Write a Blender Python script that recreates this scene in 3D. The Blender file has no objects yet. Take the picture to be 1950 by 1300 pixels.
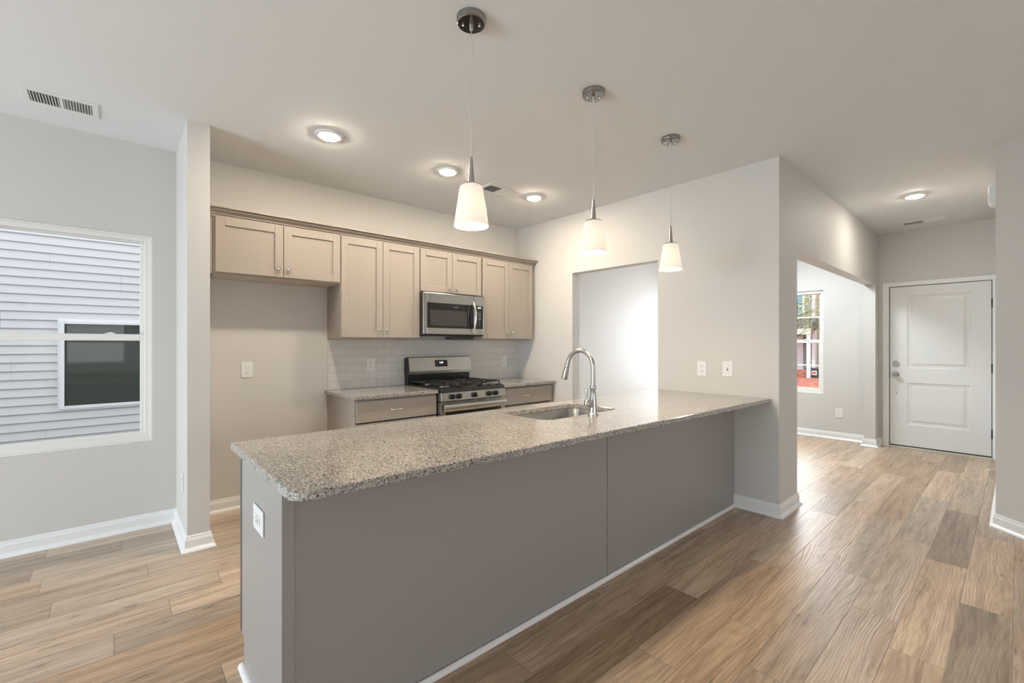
import bpy, bmesh, math, random
from mathutils import Vector, Matrix
R = math.radians
C = bpy.context.scene.collection
sc = bpy.context.scene
random.seed(7)

# ------------------------------------------------------------------ camera, sky, sun, exposure
F_PX, YAW, V0, CAM_H = 853.9, 48.4246, 654.28, 1.3182
cam_d = bpy.data.cameras.new('camera'); cam = bpy.data.objects.new('camera', cam_d); C.objects.link(cam)
cam_d.sensor_width = 36.0; cam_d.sensor_fit = 'HORIZONTAL'
cam_d.lens = 36.0 * F_PX / 1950.0
cam_d.shift_y = (V0 - 650.0) / 1950.0
cam_d.clip_start = 0.05; cam_d.clip_end = 300
cam.location = (0, 0, CAM_H)
cam.rotation_euler = (R(90), 0, R(YAW) - R(90))
sc.camera = cam

w = bpy.data.worlds.new('sky'); sc.world = w; w.use_nodes = True
bg = w.node_tree.nodes['Background']
bg.inputs[0].default_value = (0.90, 0.95, 1.0, 1); bg.inputs[1].default_value = 1.9

sc.view_settings.view_transform = 'Standard'; sc.view_settings.look = 'None'
sc.view_settings.exposure = 0.12; sc.view_settings.gamma = 1.0
sc.view_settings.use_curve_mapping = False

def area(name, loc, rot, sx, sy, power, col):
    l = bpy.data.lights.new(name, 'AREA'); l.shape = 'RECTANGLE'; l.size = sx; l.size_y = sy
    l.energy = power; l.color = col
    o = bpy.data.objects.new(name, l); C.objects.link(o); o.location = loc; o.rotation_euler = rot
    return o
sun = bpy.data.lights.new('sun', 'SUN'); sun.energy = 1.1; sun.angle = R(0.6); sun.color = (1, .95, .88)
suno = bpy.data.objects.new('sun', sun); C.objects.link(suno)
suno.rotation_euler = Vector((-1, 0.06, 1.0)).to_track_quat('Z', 'Y').to_euler()
# daylight through the glazed openings of the great room behind the camera and of the front room, plus an added fill light
COOL = (0.78, 0.90, 1.0); H_ROOM = 2.743
area('daylight_patio_door', (-4.60, 2.10, 1.07), (0, R(-90), 0), 2.0, 2.6, 185, COOL)
area('daylight_rear_windows', (0.8, -4.42, 1.45), (R(90), 0, 0), 4.2, 1.5, 38, (0.97, 0.98, 1.0))
area('daylight_front_room', (7.50, 3.40, 1.40), (0, R(90), 0), 1.5, 0.95, 34, (0.88, 0.95, 1.0))
area('front_room_fill', (6.2, 2.0, H_ROOM-.06), (0, 0, 0), .5, .5, 48, (0.82, 0.93, 1.0))  # added area light without a fixture, brightens the front room walls
sg = area('sky_glow_front_window', (12.2, 4.0, 3.75), (0, 0, 0), 3.6, 2.3, 330, (0.97, 0.985, 1.0))
sg.rotation_euler = Vector((1, .3, .3)).to_track_quat('Z', 'Y').to_euler()

# ------------------------------------------------------------------ materials
def lin(r, g, b):
    f = lambda c: (c/255/12.92) if c/255 <= .04045 else ((c/255+.055)/1.055)**2.4
    return (f(r), f(g), f(b), 1)
def mat(name, col, rough=.5, metal=0, spec=.5, coat=0, emis=None, es=0):
    m = bpy.data.materials.new(name); m.use_nodes = True
    b = m.node_tree.nodes['Principled BSDF']
    b.inputs['Base Color'].default_value = col if len(col) == 4 else (*col, 1)
    b.inputs['Roughness'].default_value = rough; b.inputs['Metallic'].default_value = metal
    b.inputs['Specular IOR Level'].default_value = spec; b.inputs['Coat Weight'].default_value = coat
    b.inputs['Coat Roughness'].default_value = .08
    if emis: b.inputs['Emission Color'].default_value = (*emis, 1); b.inputs['Emission Strength'].default_value = es
    return m
class NT:
    def __init__(s, m): s.m = m; s.t = m.node_tree; s.b = s.t.nodes['Principled BSDF']
    def n(s, typ, **kw):
        x = s.t.nodes.new(typ)
        for k, v in kw.items():
            if k.startswith('i_'):
                key = k[2:]; key = int(key) if key.isdigit() else key.replace('_', ' ')
                x.inputs[key].default_value = v
            else: setattr(x, k, v)
        return x
    def l(s, a, b): s.t.links.new(a, b)
    def math(s, op, a, b=None, c=None):
        x = s.t.nodes.new('ShaderNodeMath'); x.operation = op
        for i, q in enumerate((a, b, c)):
            if q is None: continue
            if isinstance(q, (int, float)): x.inputs[i].default_value = q
            else: s.l(q, x.inputs[i])
        return x.outputs[0]
    def ramp(s, fac, stops, interp='LINEAR'):
        x = s.t.nodes.new('ShaderNodeValToRGB'); x.color_ramp.interpolation = interp
        e = x.color_ramp.elements
        while len(e) < len(stops): e.new(.5)
        for i, (p, c) in enumerate(stops): e[i].position = p; e[i].color = c
        s.l(fac, x.inputs[0]); return x.outputs[0]
    def mix(s, fac, a, b, bt='MIX'):
        x = s.t.nodes.new('ShaderNodeMix'); x.data_type = 'RGBA'; x.blend_type = bt
        for sock, q in ((x.inputs['Factor'], fac), (x.inputs['A'], a), (x.inputs['B'], b)):
            if isinstance(q, (int, float)): sock.default_value = q
            elif isinstance(q, tuple): sock.default_value = q
            else: s.l(q, sock)
        return x.outputs['Result']
    def bump(s, h, strength, dist=.002):
        x = s.t.nodes.new('ShaderNodeBump'); x.inputs['Strength'].default_value = strength; x.inputs['Distance'].default_value = dist
        s.l(h, x.inputs['Height']); s.l(x.outputs[0], s.b.inputs['Normal'])

def painted(name, col, rough=.6, bump=.06, scale=260):
    m = mat(name, col, rough); k = NT(m)
    g = k.n('ShaderNodeNewGeometry'); nz = k.n('ShaderNodeTexNoise', i_Scale=scale, i_Detail=2.0)
    k.l(g.outputs['Position'], nz.inputs['Vector']); k.bump(nz.outputs[0], bump, .001)
    return m
WALL = painted('wall_paint', (0.620, 0.600, 0.570, 1), .62)
CEIL = painted('ceiling_paint', (0.77, 0.78, 0.785, 1), .8, .12, 180)
TRIM = mat('trim_paint', (0.82, 0.82, 0.815, 1), .3)
DOORW = painted('door_paint', (0.73, 0.725, 0.705, 1), .35, .03, 90)
CAB = mat('cabinet_paint', (0.372, 0.330, 0.284, 1), .38)
CABI = mat('island_paint', (0.345, 0.325, 0.308, 1), .36)
CABLT = mat('cabinet_underside', (0.62, 0.56, 0.49, 1), .5)  # pale beige underside, raised further to paint in light bounced off the floor
DARK = mat('dark_gap', (0.03, 0.028, 0.027, 1), .6)
EDGE = mat('dark_edge', (0.09, 0.08, 0.075, 1), .5)
NICK = mat('brushed_nickel', (0.50, 0.485, 0.465, 1), .30, 1)
CANM = mat('canopy_chrome', (0.34, 0.33, 0.32, 1), .16, 1)
KNM = mat('satin_nickel', (0.36, 0.35, 0.33, 1), .38, 1)
NICKP = mat('polished_nickel', (0.80, 0.76, 0.70, 1), .14, 1)
BLK = mat('black_enamel', (0.012, 0.012, 0.013, 1), .22)
IRON = mat('cast_iron', (0.018, 0.017, 0.017, 1), .55)
BGLASS = mat('black_glass', (0.010, 0.010, 0.010, 1), .06)
BGLASS2 = mat('smoked_window', (0.045, 0.042, 0.038, 1), .18)
BLKMET = mat('black_hinge', (0.015, 0.015, 0.015, 1), .4)
PLAST = mat('white_plastic', (0.78, 0.78, 0.765, 1), .35)
SLOT = mat('outlet_slot', (0.10, 0.10, 0.10, 1), .6)
VINYL = mat('white_vinyl', (0.80, 0.785, 0.75, 1), .35)
VENTDK = mat('vent_duct_dark', (0.10, 0.095, 0.09, 1), .7)
SCREEN = mat('screen_grey', (0.30, 0.30, 0.28, 1), .8)
LOGO = mat('logo_grey', (0.42, 0.42, 0.42, 1), .3, .4)
KEYM = mat('key_marks', (0.55, 0.55, 0.55, 1), .5)
LED = mat('display_digits', (0.6, 0.7, 1, 1), .5, emis=(.75, .85, 1), es=2.2)
LEDW = mat('display_digits_white', (0.8, 0.8, 0.8, 1), .5, emis=(1, .97, .9), es=1.6)
LENS = mat('downlight_lens', (0.9, 0.9, 0.9, 1), .4, emis=(1.0, .86, .68), es=400)
LENSF = mat('downlight_lens_foyer', (0.9, 0.9, 0.9, 1), .4, emis=(1.0, .93, .82), es=290)
BULB = mat('bulb_glow', (0.9, 0.9, 0.9, 1), .4, emis=(1.0, .82, .60), es=600)
CORD = mat('clear_cord', (0.62, 0.60, 0.58, 1), .25, .3)

def steel(name, axis, col=(0.47, 0.455, 0.43, 1), rough=.24):
    m = mat(name, col, rough, 1); k = NT(m)
    g = k.n('ShaderNodeNewGeometry'); mp = k.n('ShaderNodeMapping')
    s = [900, 900, 900]; s[axis] = 6; mp.inputs['Scale'].default_value = s
    nz = k.n('ShaderNodeTexNoise', i_Scale=1.0, i_Detail=2.0)
    k.l(g.outputs['Position'], mp.inputs[0]); k.l(mp.outputs[0], nz.inputs['Vector'])
    k.bump(nz.outputs[0], .10, .0006)
    r = k.math('MULTIPLY_ADD', nz.outputs[0], .14, rough-.07); k.l(r, k.b.inputs['Roughness'])
    return m
STEEL = steel('stainless_steel', 0)
SINKM = steel('sink_steel', 0, (0.50, 0.49, 0.47, 1), .25)

def granite():
    m = mat('speckled_granite', (0.5, .47, .43, 1), .12, coat=.35); k = NT(m)
    g = k.n('ShaderNodeNewGeometry')
    v1 = k.n('ShaderNodeTexVoronoi', i_Scale=290.0); v1.feature = 'F1'
    v2 = k.n('ShaderNodeTexVoronoi', i_Scale=230.0); v2.feature = 'F1'
    n1 = k.n('ShaderNodeTexNoise', i_Scale=150.0, i_Detail=4.0, i_Roughness=.65)
    n2 = k.n('ShaderNodeTexNoise', i_Scale=8.0, i_Detail=3.0)
    n3 = k.n('ShaderNodeTexNoise', i_Scale=120.0, i_Detail=3.0)
    for x in (v1, v2, n1, n2, n3): k.l(g.outputs['Position'], x.inputs['Vector'])
    s1 = k.n('ShaderNodeSeparateColor'); k.l(v1.outputs['Color'], s1.inputs[0])
    s2 = k.n('ShaderNodeSeparateColor'); k.l(v2.outputs['Color'], s2.inputs[0])
    base = k.ramp(s1.outputs[0], [(0, (.17, .155, .14, 1)), (.25, (.35, .325, .295, 1)), (.6, (.48, .45, .41, 1)), (1, (.62, .595, .555, 1))])
    a = k.math('MULTIPLY_ADD', n1.outputs[0], 1.5, k.math('MULTIPLY', s2.outputs[0], .34))
    midm = k.ramp(a, [(.70, (1, 1, 1, 1)), (.84, (0, 0, 0, 1))])
    c1 = k.mix(k.math('MULTIPLY', midm, .8), base, (.150, .134, .120, 1))
    b = k.math('MULTIPLY_ADD', n3.outputs[0], 1.0, k.math('MULTIPLY', s2.outputs[1], .34))
    blk = k.ramp(b, [(.47, (1, 1, 1, 1)), (.57, (0, 0, 0, 1))])
    c2 = k.mix(k.math('MULTIPLY', blk, .9), c1, (.020, .021, .024, 1))
    cl = k.ramp(n2.outputs[0], [(.3, (.92, .92, .92, 1)), (.7, (1.05, 1.05, 1.05, 1))])
    c3 = k.mix(1.0, c2, cl, 'MULTIPLY'); k.l(c3, k.b.inputs['Base Color'])
    return m
GRAN = granite()

def wood_floor():
    m = mat('oak_plank', (0.4, .28, .2, 1), .42); k = NT(m)
    uv = k.n('ShaderNodeUVMap'); uv.uv_map = 'plank'
    at = k.n('ShaderNodeVertexColor'); at.layer_name = 'tone'
    sp = k.n('ShaderNodeSeparateColor'); k.l(at.outputs['Color'], sp.inputs[0])
    xy = k.n('ShaderNodeSeparateXYZ'); k.l(uv.outputs[0], xy.inputs[0])
    X, Y = xy.outputs[0], xy.outputs[1]
    off = k.math('MULTIPLY', sp.outputs[1], 37.0)
    cb = k.n('ShaderNodeCombineXYZ'); k.l(X, cb.inputs[0]); k.l(Y, cb.inputs[1]); k.l(off, cb.inputs[2])
    # slow wander of the grain
    wn = k.n('ShaderNodeTexNoise', i_Scale=1.0, i_Detail=2.0); mp0 = k.n('ShaderNodeMapping'); mp0.inputs['Scale'].default_value = (2.6, 7, 1)
    k.l(cb.outputs[0], mp0.inputs[0]); k.l(mp0.outputs[0], wn.inputs['Vector'])
    wy = k.math('ADD', Y, k.math('MULTIPLY', k.math('SUBTRACT', wn.outputs[0], .5), .05))
    cb2 = k.n('ShaderNodeCombineXYZ'); k.l(X, cb2.inputs[0]); k.l(wy, cb2.inputs[1]); k.l(off, cb2.inputs[2])
    def tex(sx, sy, det, rough=.6):
        mp = k.n('ShaderNodeMapping'); mp.inputs['Scale'].default_value = (sx, sy, 1); k.l(cb2.outputs[0], mp.inputs[0])
        n = k.n('ShaderNodeTexNoise', i_Scale=1.0, i_Detail=det, i_Roughness=rough); k.l(mp.outputs[0], n.inputs['Vector']); return n.outputs[0]
    fine = tex(7, 170, 5); mid = tex(2.2, 38, 4); broad = tex(1.1, 11, 3)
    darkst = tex(3.2, 22, 5, .7)
    # cathedral figure: contour lines of a stretched noise field
    mpc = k.n('ShaderNodeMapping'); mpc.inputs['Scale'].default_value = (.85, 4.2, 1); k.l(cb.outputs[0], mpc.inputs[0])
    cn = k.n('ShaderNodeTexNoise', i_Scale=1.0, i_Detail=1.5, i_Roughness=.4); k.l(mpc.outputs[0], cn.inputs['Vector'])
    cath = k.math('SINE', k.math('ADD', k.math('MULTIPLY', cn.outputs[0], 105.0), k.math('MULTIPLY', Y, 260.0)))
    cath = k.math('MULTIPLY_ADD', cath, .5, .5)
    basec = k.mix(k.math('MULTIPLY', sp.outputs[0], 1.0), (.265, .162, .088, 1), (.655, .495, .345, 1))
    grey = k.mix(sp.outputs[2], basec, k.mix(sp.outputs[0], (.230, .182, .138, 1), (.62, .53, .435, 1)))
    c = k.mix(1.0, grey, k.ramp(fine, [(.30, (.80, .79, .78, 1)), (.62, (1.08, 1.08, 1.08, 1))]), 'MULTIPLY')
    c = k.mix(1.0, c, k.ramp(mid, [(.30, (.72, .68, .65, 1)), (.55, (1.05, 1.05, 1.05, 1))]), 'MULTIPLY')
    c = k.mix(1.0, c, k.ramp(broad, [(.3, (.80, .77, .75, 1)), (.65, (1.10, 1.10, 1.09, 1))]), 'MULTIPLY')
    c = k.mix(1.0, c, k.ramp(k.math('ADD', k.math('MULTIPLY', cath, .75), k.math('MULTIPLY', fine, .5)), [(.2, (.90, .88, .86, 1)), (.75, (1.03, 1.03, 1.03, 1))]), 'MULTIPLY')
    st = k.ramp(darkst, [(.24, (1, 1, 1, 1)), (.38, (0, 0, 0, 1))])
    c = k.mix(k.math('MULTIPLY', st, .85), c, (.07, .05, .038, 1))
    # knots
    kn = k.n('ShaderNodeTexVoronoi', i_Scale=1.0); kn.feature = 'F1'; mpk = k.n('ShaderNodeMapping'); mpk.inputs['Scale'].default_value = (2.6, 8.5, 1)
    k.l(cb2.outputs[0], mpk.inputs[0]); k.l(mpk.outputs[0], kn.inputs['Vector'])
    kd = k.math('ADD', kn.outputs['Distance'], k.math('MULTIPLY', k.math('SUBTRACT', fine, .5), .12))
    kn2 = k.ramp(kd, [(.02, (1, 1, 1, 1)), (.085, (0, 0, 0, 1))])
    c = k.mix(k.math('MULTIPLY', kn2, .75), c, (.06, .04, .03, 1))
    # groove between planks: u,v are metres inside the plank; blue channel of second attribute not needed
    ed = k.math('MINIMUM', k.math('MINIMUM', Y, k.math('SUBTRACT', .1805, Y)), 1.0)
    at2 = k.n('ShaderNodeAttribute'); at2.attribute_name = 'plank_len'
    ex = k.math('MINIMUM', X, k.math('SUBTRACT', at2.outputs['Fac'], X))
    e = k.math('MINIMUM', ed, ex)
    gr = k.ramp(k.math('MULTIPLY', e, 100.0), [(.06, (1, 1, 1, 1)), (.15, (0, 0, 0, 1))])
    c = k.mix(k.math('MULTIPLY', gr, .7), c, (.05, .035, .025, 1))
    k.l(c, k.b.inputs['Base Color'])
    # embossed grain on some planks
    em = tex(5, 95, 2, .5)
    ems = k.ramp(em, [(.38, (0, 0, 0, 1)), (.50, (1, 1, 1, 1)), (.62, (0, 0, 0, 1))])
    emb = k.math('MULTIPLY', k.ramp(cath, [(.0, (1, 1, 1, 1)), (.28, (0, 0, 0, 1))]), k.ramp(broad, [(.45, (0, 0, 0, 1)), (.6, (1, 1, 1, 1))]))
    h = k.math('ADD', k.math('ADD', k.math('MULTIPLY', ems, .4), k.math('MULTIPLY', fine, .3)), k.math('MULTIPLY', emb, -1.0))
    h = k.math('SUBTRACT', h, k.math('MULTIPLY', gr, 2.2))
    k.bump(h, .45, .0012)
    k.l(k.math('MULTIPLY_ADD', fine, .10, .27), k.b.inputs['Roughness'])
    return m
FLOOR = wood_floor()

def tiles():
    m = mat('white_subway_tile', (.62, .60, .57, 1), .12); k = NT(m)
    g = k.n('ShaderNodeNewGeometry'); s = k.n('ShaderNodeSeparateXYZ'); k.l(g.outputs['Position'], s.inputs[0])
    cb = k.n('ShaderNodeCombineXYZ'); k.l(s.outputs[0], cb.inputs[0]); k.l(k.math('SUBTRACT', s.outputs[2], .8985), cb.inputs[1])
    b = k.n('ShaderNodeTexBrick'); b.offset = .5
    b.inputs['Scale'].default_value = 1; b.inputs['Mortar Size'].default_value = .0016; b.inputs['Mortar Smooth'].default_value = .3
    b.inputs['Brick Width'].default_value = .1535; b.inputs['Row Height'].default_value = .0765
    b.inputs['Color1'].default_value = (.66, .645, .62, 1); b.inputs['Color2'].default_value = (.70, .685, .665, 1)
    b.inputs['Mortar'].default_value = (.45, .43, .41, 1)
    k.l(cb.outputs[0], b.inputs['Vector']); k.l(b.outputs['Color'], k.b.inputs['Base Color'])
    inv = k.math('SUBTRACT', 1.0, b.outputs['Fac']); k.bump(inv, .5, .002)
    return m
TILE = tiles()

def glass(name, tint=(1, 1, 1, 1)):
    m = bpy.data.materials.new(name); m.use_nodes = True; t = m.node_tree
    t.nodes.remove(t.nodes['Principled BSDF']); out = t.nodes['Material Output']
    tr = t.nodes.new('ShaderNodeBsdfTransparent'); tr.inputs[0].default_value = tint
    gl = t.nodes.new('ShaderNodeBsdfGlossy'); gl.inputs['Roughness'].default_value = .01
    fr = t.nodes.new('ShaderNodeFresnel'); fr.inputs[0].default_value = 1.12
    mx = t.nodes.new('ShaderNodeMixShader')
    t.links.new(fr.outputs[0], mx.inputs[0]); t.links.new(tr.outputs[0], mx.inputs[1]); t.links.new(gl.outputs[0], mx.inputs[2])
    t.links.new(mx.outputs[0], out.inputs[0]); return m
GLASS = glass('window_glass')
def shade_glass():
    m = bpy.data.materials.new('opal_glass'); m.use_nodes = True; t = m.node_tree
    b = t.nodes['Principled BSDF']; out = t.nodes['Material Output']
    b.inputs['Base Color'].default_value = (.70, .68, .63, 1); b.inputs['Roughness'].default_value = .3
    b.inputs['Emission Color'].default_value = (1.0, .93, .83, 1); b.inputs['Emission Strength'].default_value = .58
    tl = t.nodes.new('ShaderNodeBsdfTranslucent'); tl.inputs[0].default_value = (.36, .33, .28, 1)
    mx = t.nodes.new('ShaderNodeMixShader'); mx.inputs[0].default_value = .35
    t.links.new(b.outputs[0], mx.inputs[1]); t.links.new(tl.outputs[0], mx.inputs[2])
    t.links.new(mx.outputs[0], out.inputs[0]); return m
OPAL = shade_glass()
SIDING = mat('pale_grey_siding', (0.60, 0.605, 0.615, 1), .55)
SIDTAN = mat('tan_siding', (0.40, 0.36, 0.28, 1), .6)
SIDGREY = mat('grey_siding', (0.30, 0.32, 0.34, 1), .6)
EXTW = mat('exterior_white', (0.74, 0.75, 0.77, 1), .5)
SHING = mat('roof_shingles', (0.12, 0.12, 0.125, 1), .9)
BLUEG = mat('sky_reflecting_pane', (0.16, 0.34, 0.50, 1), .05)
DKG = mat('dark_window_glass', (0.050, 0.058, 0.048, 1), .02, spec=.28)
BOXG = mat('utility_box_green', (0.05, 0.06, 0.055, 1), .6)
CREAM = mat('cream_plastic', (0.75, 0.68, 0.50, 1), .6)
def mulch():
    m = mat('red_mulch', (.4, .15, .1, 1), .9); k = NT(m); g = k.n('ShaderNodeNewGeometry')
    n = k.n('ShaderNodeTexNoise', i_Scale=6.0, i_Detail=6.0, i_Roughness=.75); k.l(g.outputs['Position'], n.inputs['Vector'])
    k.l(k.ramp(n.outputs[0], [(.35, (.16, .05, .035, 1)), (.52, (.50, .17, .11, 1)), (.66, (.72, .38, .28, 1))]), k.b.inputs['Base Color']); return m
MULCH = mulch()
def leafm():
    m = mat('spring_leaves', (.35, .42, .08, 1), .6); k = NT(m); g = k.n('ShaderNodeNewGeometry')
    n = k.n('ShaderNodeTexNoise', i_Scale=3.0, i_Detail=2.0); k.l(g.outputs['Position'], n.inputs['Vector'])
    k.l(k.ramp(n.outputs[0], [(.35, (.20, .27, .05, 1)), (.65, (.66, .68, .20, 1))]), k.b.inputs['Base Color']); return m
LEAF = leafm()
BARK = mat('bark', (.10, .075, .055, 1), .9)

# ------------------------------------------------------------------ mesh helpers
WL = {}          # world position of each object's origin
class MB:
    def __init__(s): s.bm = bmesh.new()
    def box(s, x0, x1, y0, y1, z0, z1, rot=None, piv=None):
        v = [s.bm.verts.new(p) for p in ((x0,y0,z0),(x1,y0,z0),(x1,y1,z0),(x0,y1,z0),(x0,y0,z1),(x1,y0,z1),(x1,y1,z1),(x0,y1,z1))]
        for f in ((0,3,2,1),(4,5,6,7),(0,1,5,4),(1,2,6,5),(2,3,7,6),(3,0,4,7)): s.bm.faces.new([v[i] for i in f])
        if rot: bmesh.ops.rotate(s.bm, verts=v, cent=piv or ((x0+x1)/2,(y0+y1)/2,(z0+z1)/2), matrix=rot)
        return s
    def prism(s, pts, axis, a0, a1):
        """extrude polygon pts (2D in the two other axes, cyclic order) along axis"""
        def P(p, a): return {0: (a, p[0], p[1]), 1: (p[0], a, p[1]), 2: (p[0], p[1], a)}[axis]
        A = [s.bm.verts.new(P(p, a0)) for p in pts]; B = [s.bm.verts.new(P(p, a1)) for p in pts]
        s.bm.faces.new(A[::-1]); s.bm.faces.new(B)
        n = len(pts)
        for i in range(n): s.bm.faces.new([A[i], A[(i+1) % n], B[(i+1) % n], B[i]])
        return s
    def lathe(s, prof, c, n=32, axis=2, capb=True, capt=True, flip=False):
        """prof = [(r,h)...] around axis through c"""
        rings = []
        for r, h in prof:
            ring = []
            for i in range(n):
                t = 2*math.pi*i/n; a, b = r*math.cos(t), r*math.sin(t)
                d = {2: (a, b, h), 1: (a, h, b), 0: (h, a, b)}[axis]
                ring.append(s.bm.verts.new((c[0]+d[0], c[1]+d[1], c[2]+d[2])))
            rings.append(ring)
        for A, B in zip(rings, rings[1:]):
            for i in range(n): s.bm.faces.new([A[i], A[(i+1) % n], B[(i+1) % n], B[i]])
        if capb: s.bm.faces.new(rings[0][::-1])
        if capt: s.bm.faces.new(rings[-1])
        return s
    def tube(s, pts, rad, n=16, cap=True):
        pts = [Vector(p) for p in pts]; rad = rad if isinstance(rad, (list, tuple)) else [rad]*len(pts)
        rings = []; up = None
        for i, p in enumerate(pts):
            t = (pts[min(i+1, len(pts)-1)] - pts[max(i-1, 0)]).normalized()
            if up is None:
                up = Vector((0, 0, 1)) if abs(t.z) < .9 else Vector((1, 0, 0))
            u = t.cross(up).normalized(); v = u.cross(t).normalized(); up = v
            rings.append([s.bm.verts.new(p + rad[i]*(math.cos(2*math.pi*k/n)*u + math.sin(2*math.pi*k/n)*v)) for k in range(n)])
        for A, B in zip(rings, rings[1:]):
            for i in range(n): s.bm.faces.new([A[i], A[(i+1) % n], B[(i+1) % n], B[i]])
        if cap: s.bm.faces.new(rings[0][::-1]); s.bm.faces.new(rings[-1])
        return s
    def sweep(s, path, prof, side=1, closed_ends=True):
        """path = [(x,y)], prof = [(out,z)] offset to the left (side=1) or right (-1) of the direction of travel"""
        n = len(path); P = [Vector((p[0], p[1])) for p in path]; rings = []
        for i in range(n):
            ds = []
            if i > 0: ds.append((P[i]-P[i-1]).normalized())
            if i < n-1: ds.append((P[i+1]-P[i]).normalized())
            ns = [Vector((-d.y, d.x))*side for d in ds]
            nn = (ns[0]+ns[-1]).normalized(); sc_ = 1/max(.2, nn.dot(ns[0]))
            rings.append([s.bm.verts.new((P[i].x+nn.x*sc_*o, P[i].y+nn.y*sc_*o, z)) for o, z in prof])
        m = len(prof)
        for A, B in zip(rings, rings[1:]):
            for j in range(m): s.bm.faces.new([A[j], A[(j+1) % m], B[(j+1) % m], B[j]])
        s.bm.faces.new(rings[0]); s.bm.faces.new(rings[-1][::-1])
        return s
    def obj(s, name, m, parent=None, bevel=0, smooth=False, origin=None, seg=2):
        bm = s.bm; bmesh.ops.recalc_face_normals(bm, faces=bm.faces)
        if parent is not None: o0 = WL[parent.name]
        elif origin is not None: o0 = Vector(origin)
        else:
            xs = [v.co for v in bm.verts]
            o0 = Vector(((min(c.x for c in xs)+max(c.x for c in xs))/2, (min(c.y for c in xs)+max(c.y for c in xs))/2, min(c.z for c in xs)))
        for v in bm.verts: v.co -= o0
        me = bpy.data.meshes.new(name); bm.to_mesh(me); bm.free()
        me.materials.append(m)
        o = bpy.data.objects.new(name, me); C.objects.link(o)
        if parent is not None: o.parent = parent
        else: o.location = o0
        WL[o.name] = o0.copy() if hasattr(o0, 'copy') else o0
        if smooth:
            for p in me.polygons: p.use_smooth = True
            try:
                me.set_sharp_from_angle(angle=R(38))
            except Exception: pass
        if bevel:
            b = o.modifiers.new('bevel', 'BEVEL'); b.width = bevel; b.segments = seg; b.limit_method = 'ANGLE'; b.angle_limit = R(40)
            b.harden_normals = False
        return o
def tag(o, label=None, cat=None, group=None, kind=None):
    if label: o['label'] = label
    if cat: o['category'] = cat
    if group: o['group'] = group
    if kind: o['kind'] = kind
    return o
def root(name, loc, label=None, cat=None, group=None, kind=None):
    o = bpy.data.objects.new(name, None); C.objects.link(o); o.location = loc; o.empty_display_size = .1
    WL[o.name] = Vector(loc); return tag(o, label, cat, group, kind)
def copytree(o, loc, parent=None):
    c = o.copy(); C.objects.link(c)
    if parent is not None: c.parent = parent
    else: c.location = loc
    for ch in list(o.children): copytree(ch, None, c)
    return c
def text(name, body, size, loc, rot, m, parent, extrude=.0003, align='CENTER'):
    cu = bpy.data.curves.new(name, 'FONT'); cu.body = body; cu.size = size; cu.extrude = extrude; cu.align_x = align; cu.align_y = 'CENTER'
    cu.materials.append(m)
    o = bpy.data.objects.new(name, cu); C.objects.link(o); o.parent = parent
    bpy.context.view_layer.update()
    me = bpy.data.meshes.new_from_object(o.evaluated_get(bpy.context.evaluated_depsgraph_get()))
    bpy.data.objects.remove(o); o = bpy.data.objects.new(name, me); C.objects.link(o); o.parent = parent
    o.location = Vector(loc) - WL[parent.name]; o.rotation_euler = rot; return o

# ------------------------------------------------------------------ dimensions
H = 2.743
YB = 4.158; XR = 3.778; YE = 1.202; XF = 7.485; XS1, XS2, YS = .3464, .4676, 3.496
CT = .897            # countertop height

def wall(name, axis, pos, thick, a0, a1, holes=(), z0=0, z1=H, m=WALL):
    """wall in plane axis=pos, running a0..a1, thickness towards +axis; holes = (a0,a1,z0,z1)"""
    b = MB(); As = sorted({a0, a1, *[h[0] for h in holes], *[h[1] for h in holes]}); Zs = sorted({z0, z1, *[h[2] for h in holes], *[h[3] for h in holes]})
    bm = b.bm; V = {}
    def vert(i, j, k):
        if (i, j, k) not in V:
            a, z, t = As[i], Zs[j], (pos, pos+thick)[k]
            V[(i, j, k)] = bm.verts.new((t, a, z) if axis == 'x' else (a, t, z))
        return V[(i, j, k)]
    def solid(i, j):
        if i < 0 or j < 0 or i >= len(As)-1 or j >= len(Zs)-1: return False
        ca, cz = (As[i]+As[i+1])/2, (Zs[j]+Zs[j+1])/2
        return not any(h[0] < ca < h[1] and h[2] < cz < h[3] for h in holes)
    for i in range(len(As)-1):
        for j in range(len(Zs)-1):
            if not solid(i, j): continue
            for k in (0, 1): bm.faces.new([vert(i,j,k), vert(i+1,j,k), vert(i+1,j+1,k), vert(i,j+1,k)])
            if not solid(i-1, j): bm.faces.new([vert(i,j,0), vert(i,j,1), vert(i,j+1,1), vert(i,j+1,0)])
            if not solid(i+1, j): bm.faces.new([vert(i+1,j,0), vert(i+1,j,1), vert(i+1,j+1,1), vert(i+1,j+1,0)])
            if not solid(i, j-1): bm.faces.new([vert(i,j,0), vert(i,j,1), vert(i+1,j,1), vert(i+1,j,0)])
            if not solid(i, j+1): bm.faces.new([vert(i,j+1,0), vert(i,j+1,1), vert(i+1,j+1,1), vert(i+1,j+1,0)])
    return tag(b.obj(name, m), kind='structure')

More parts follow.
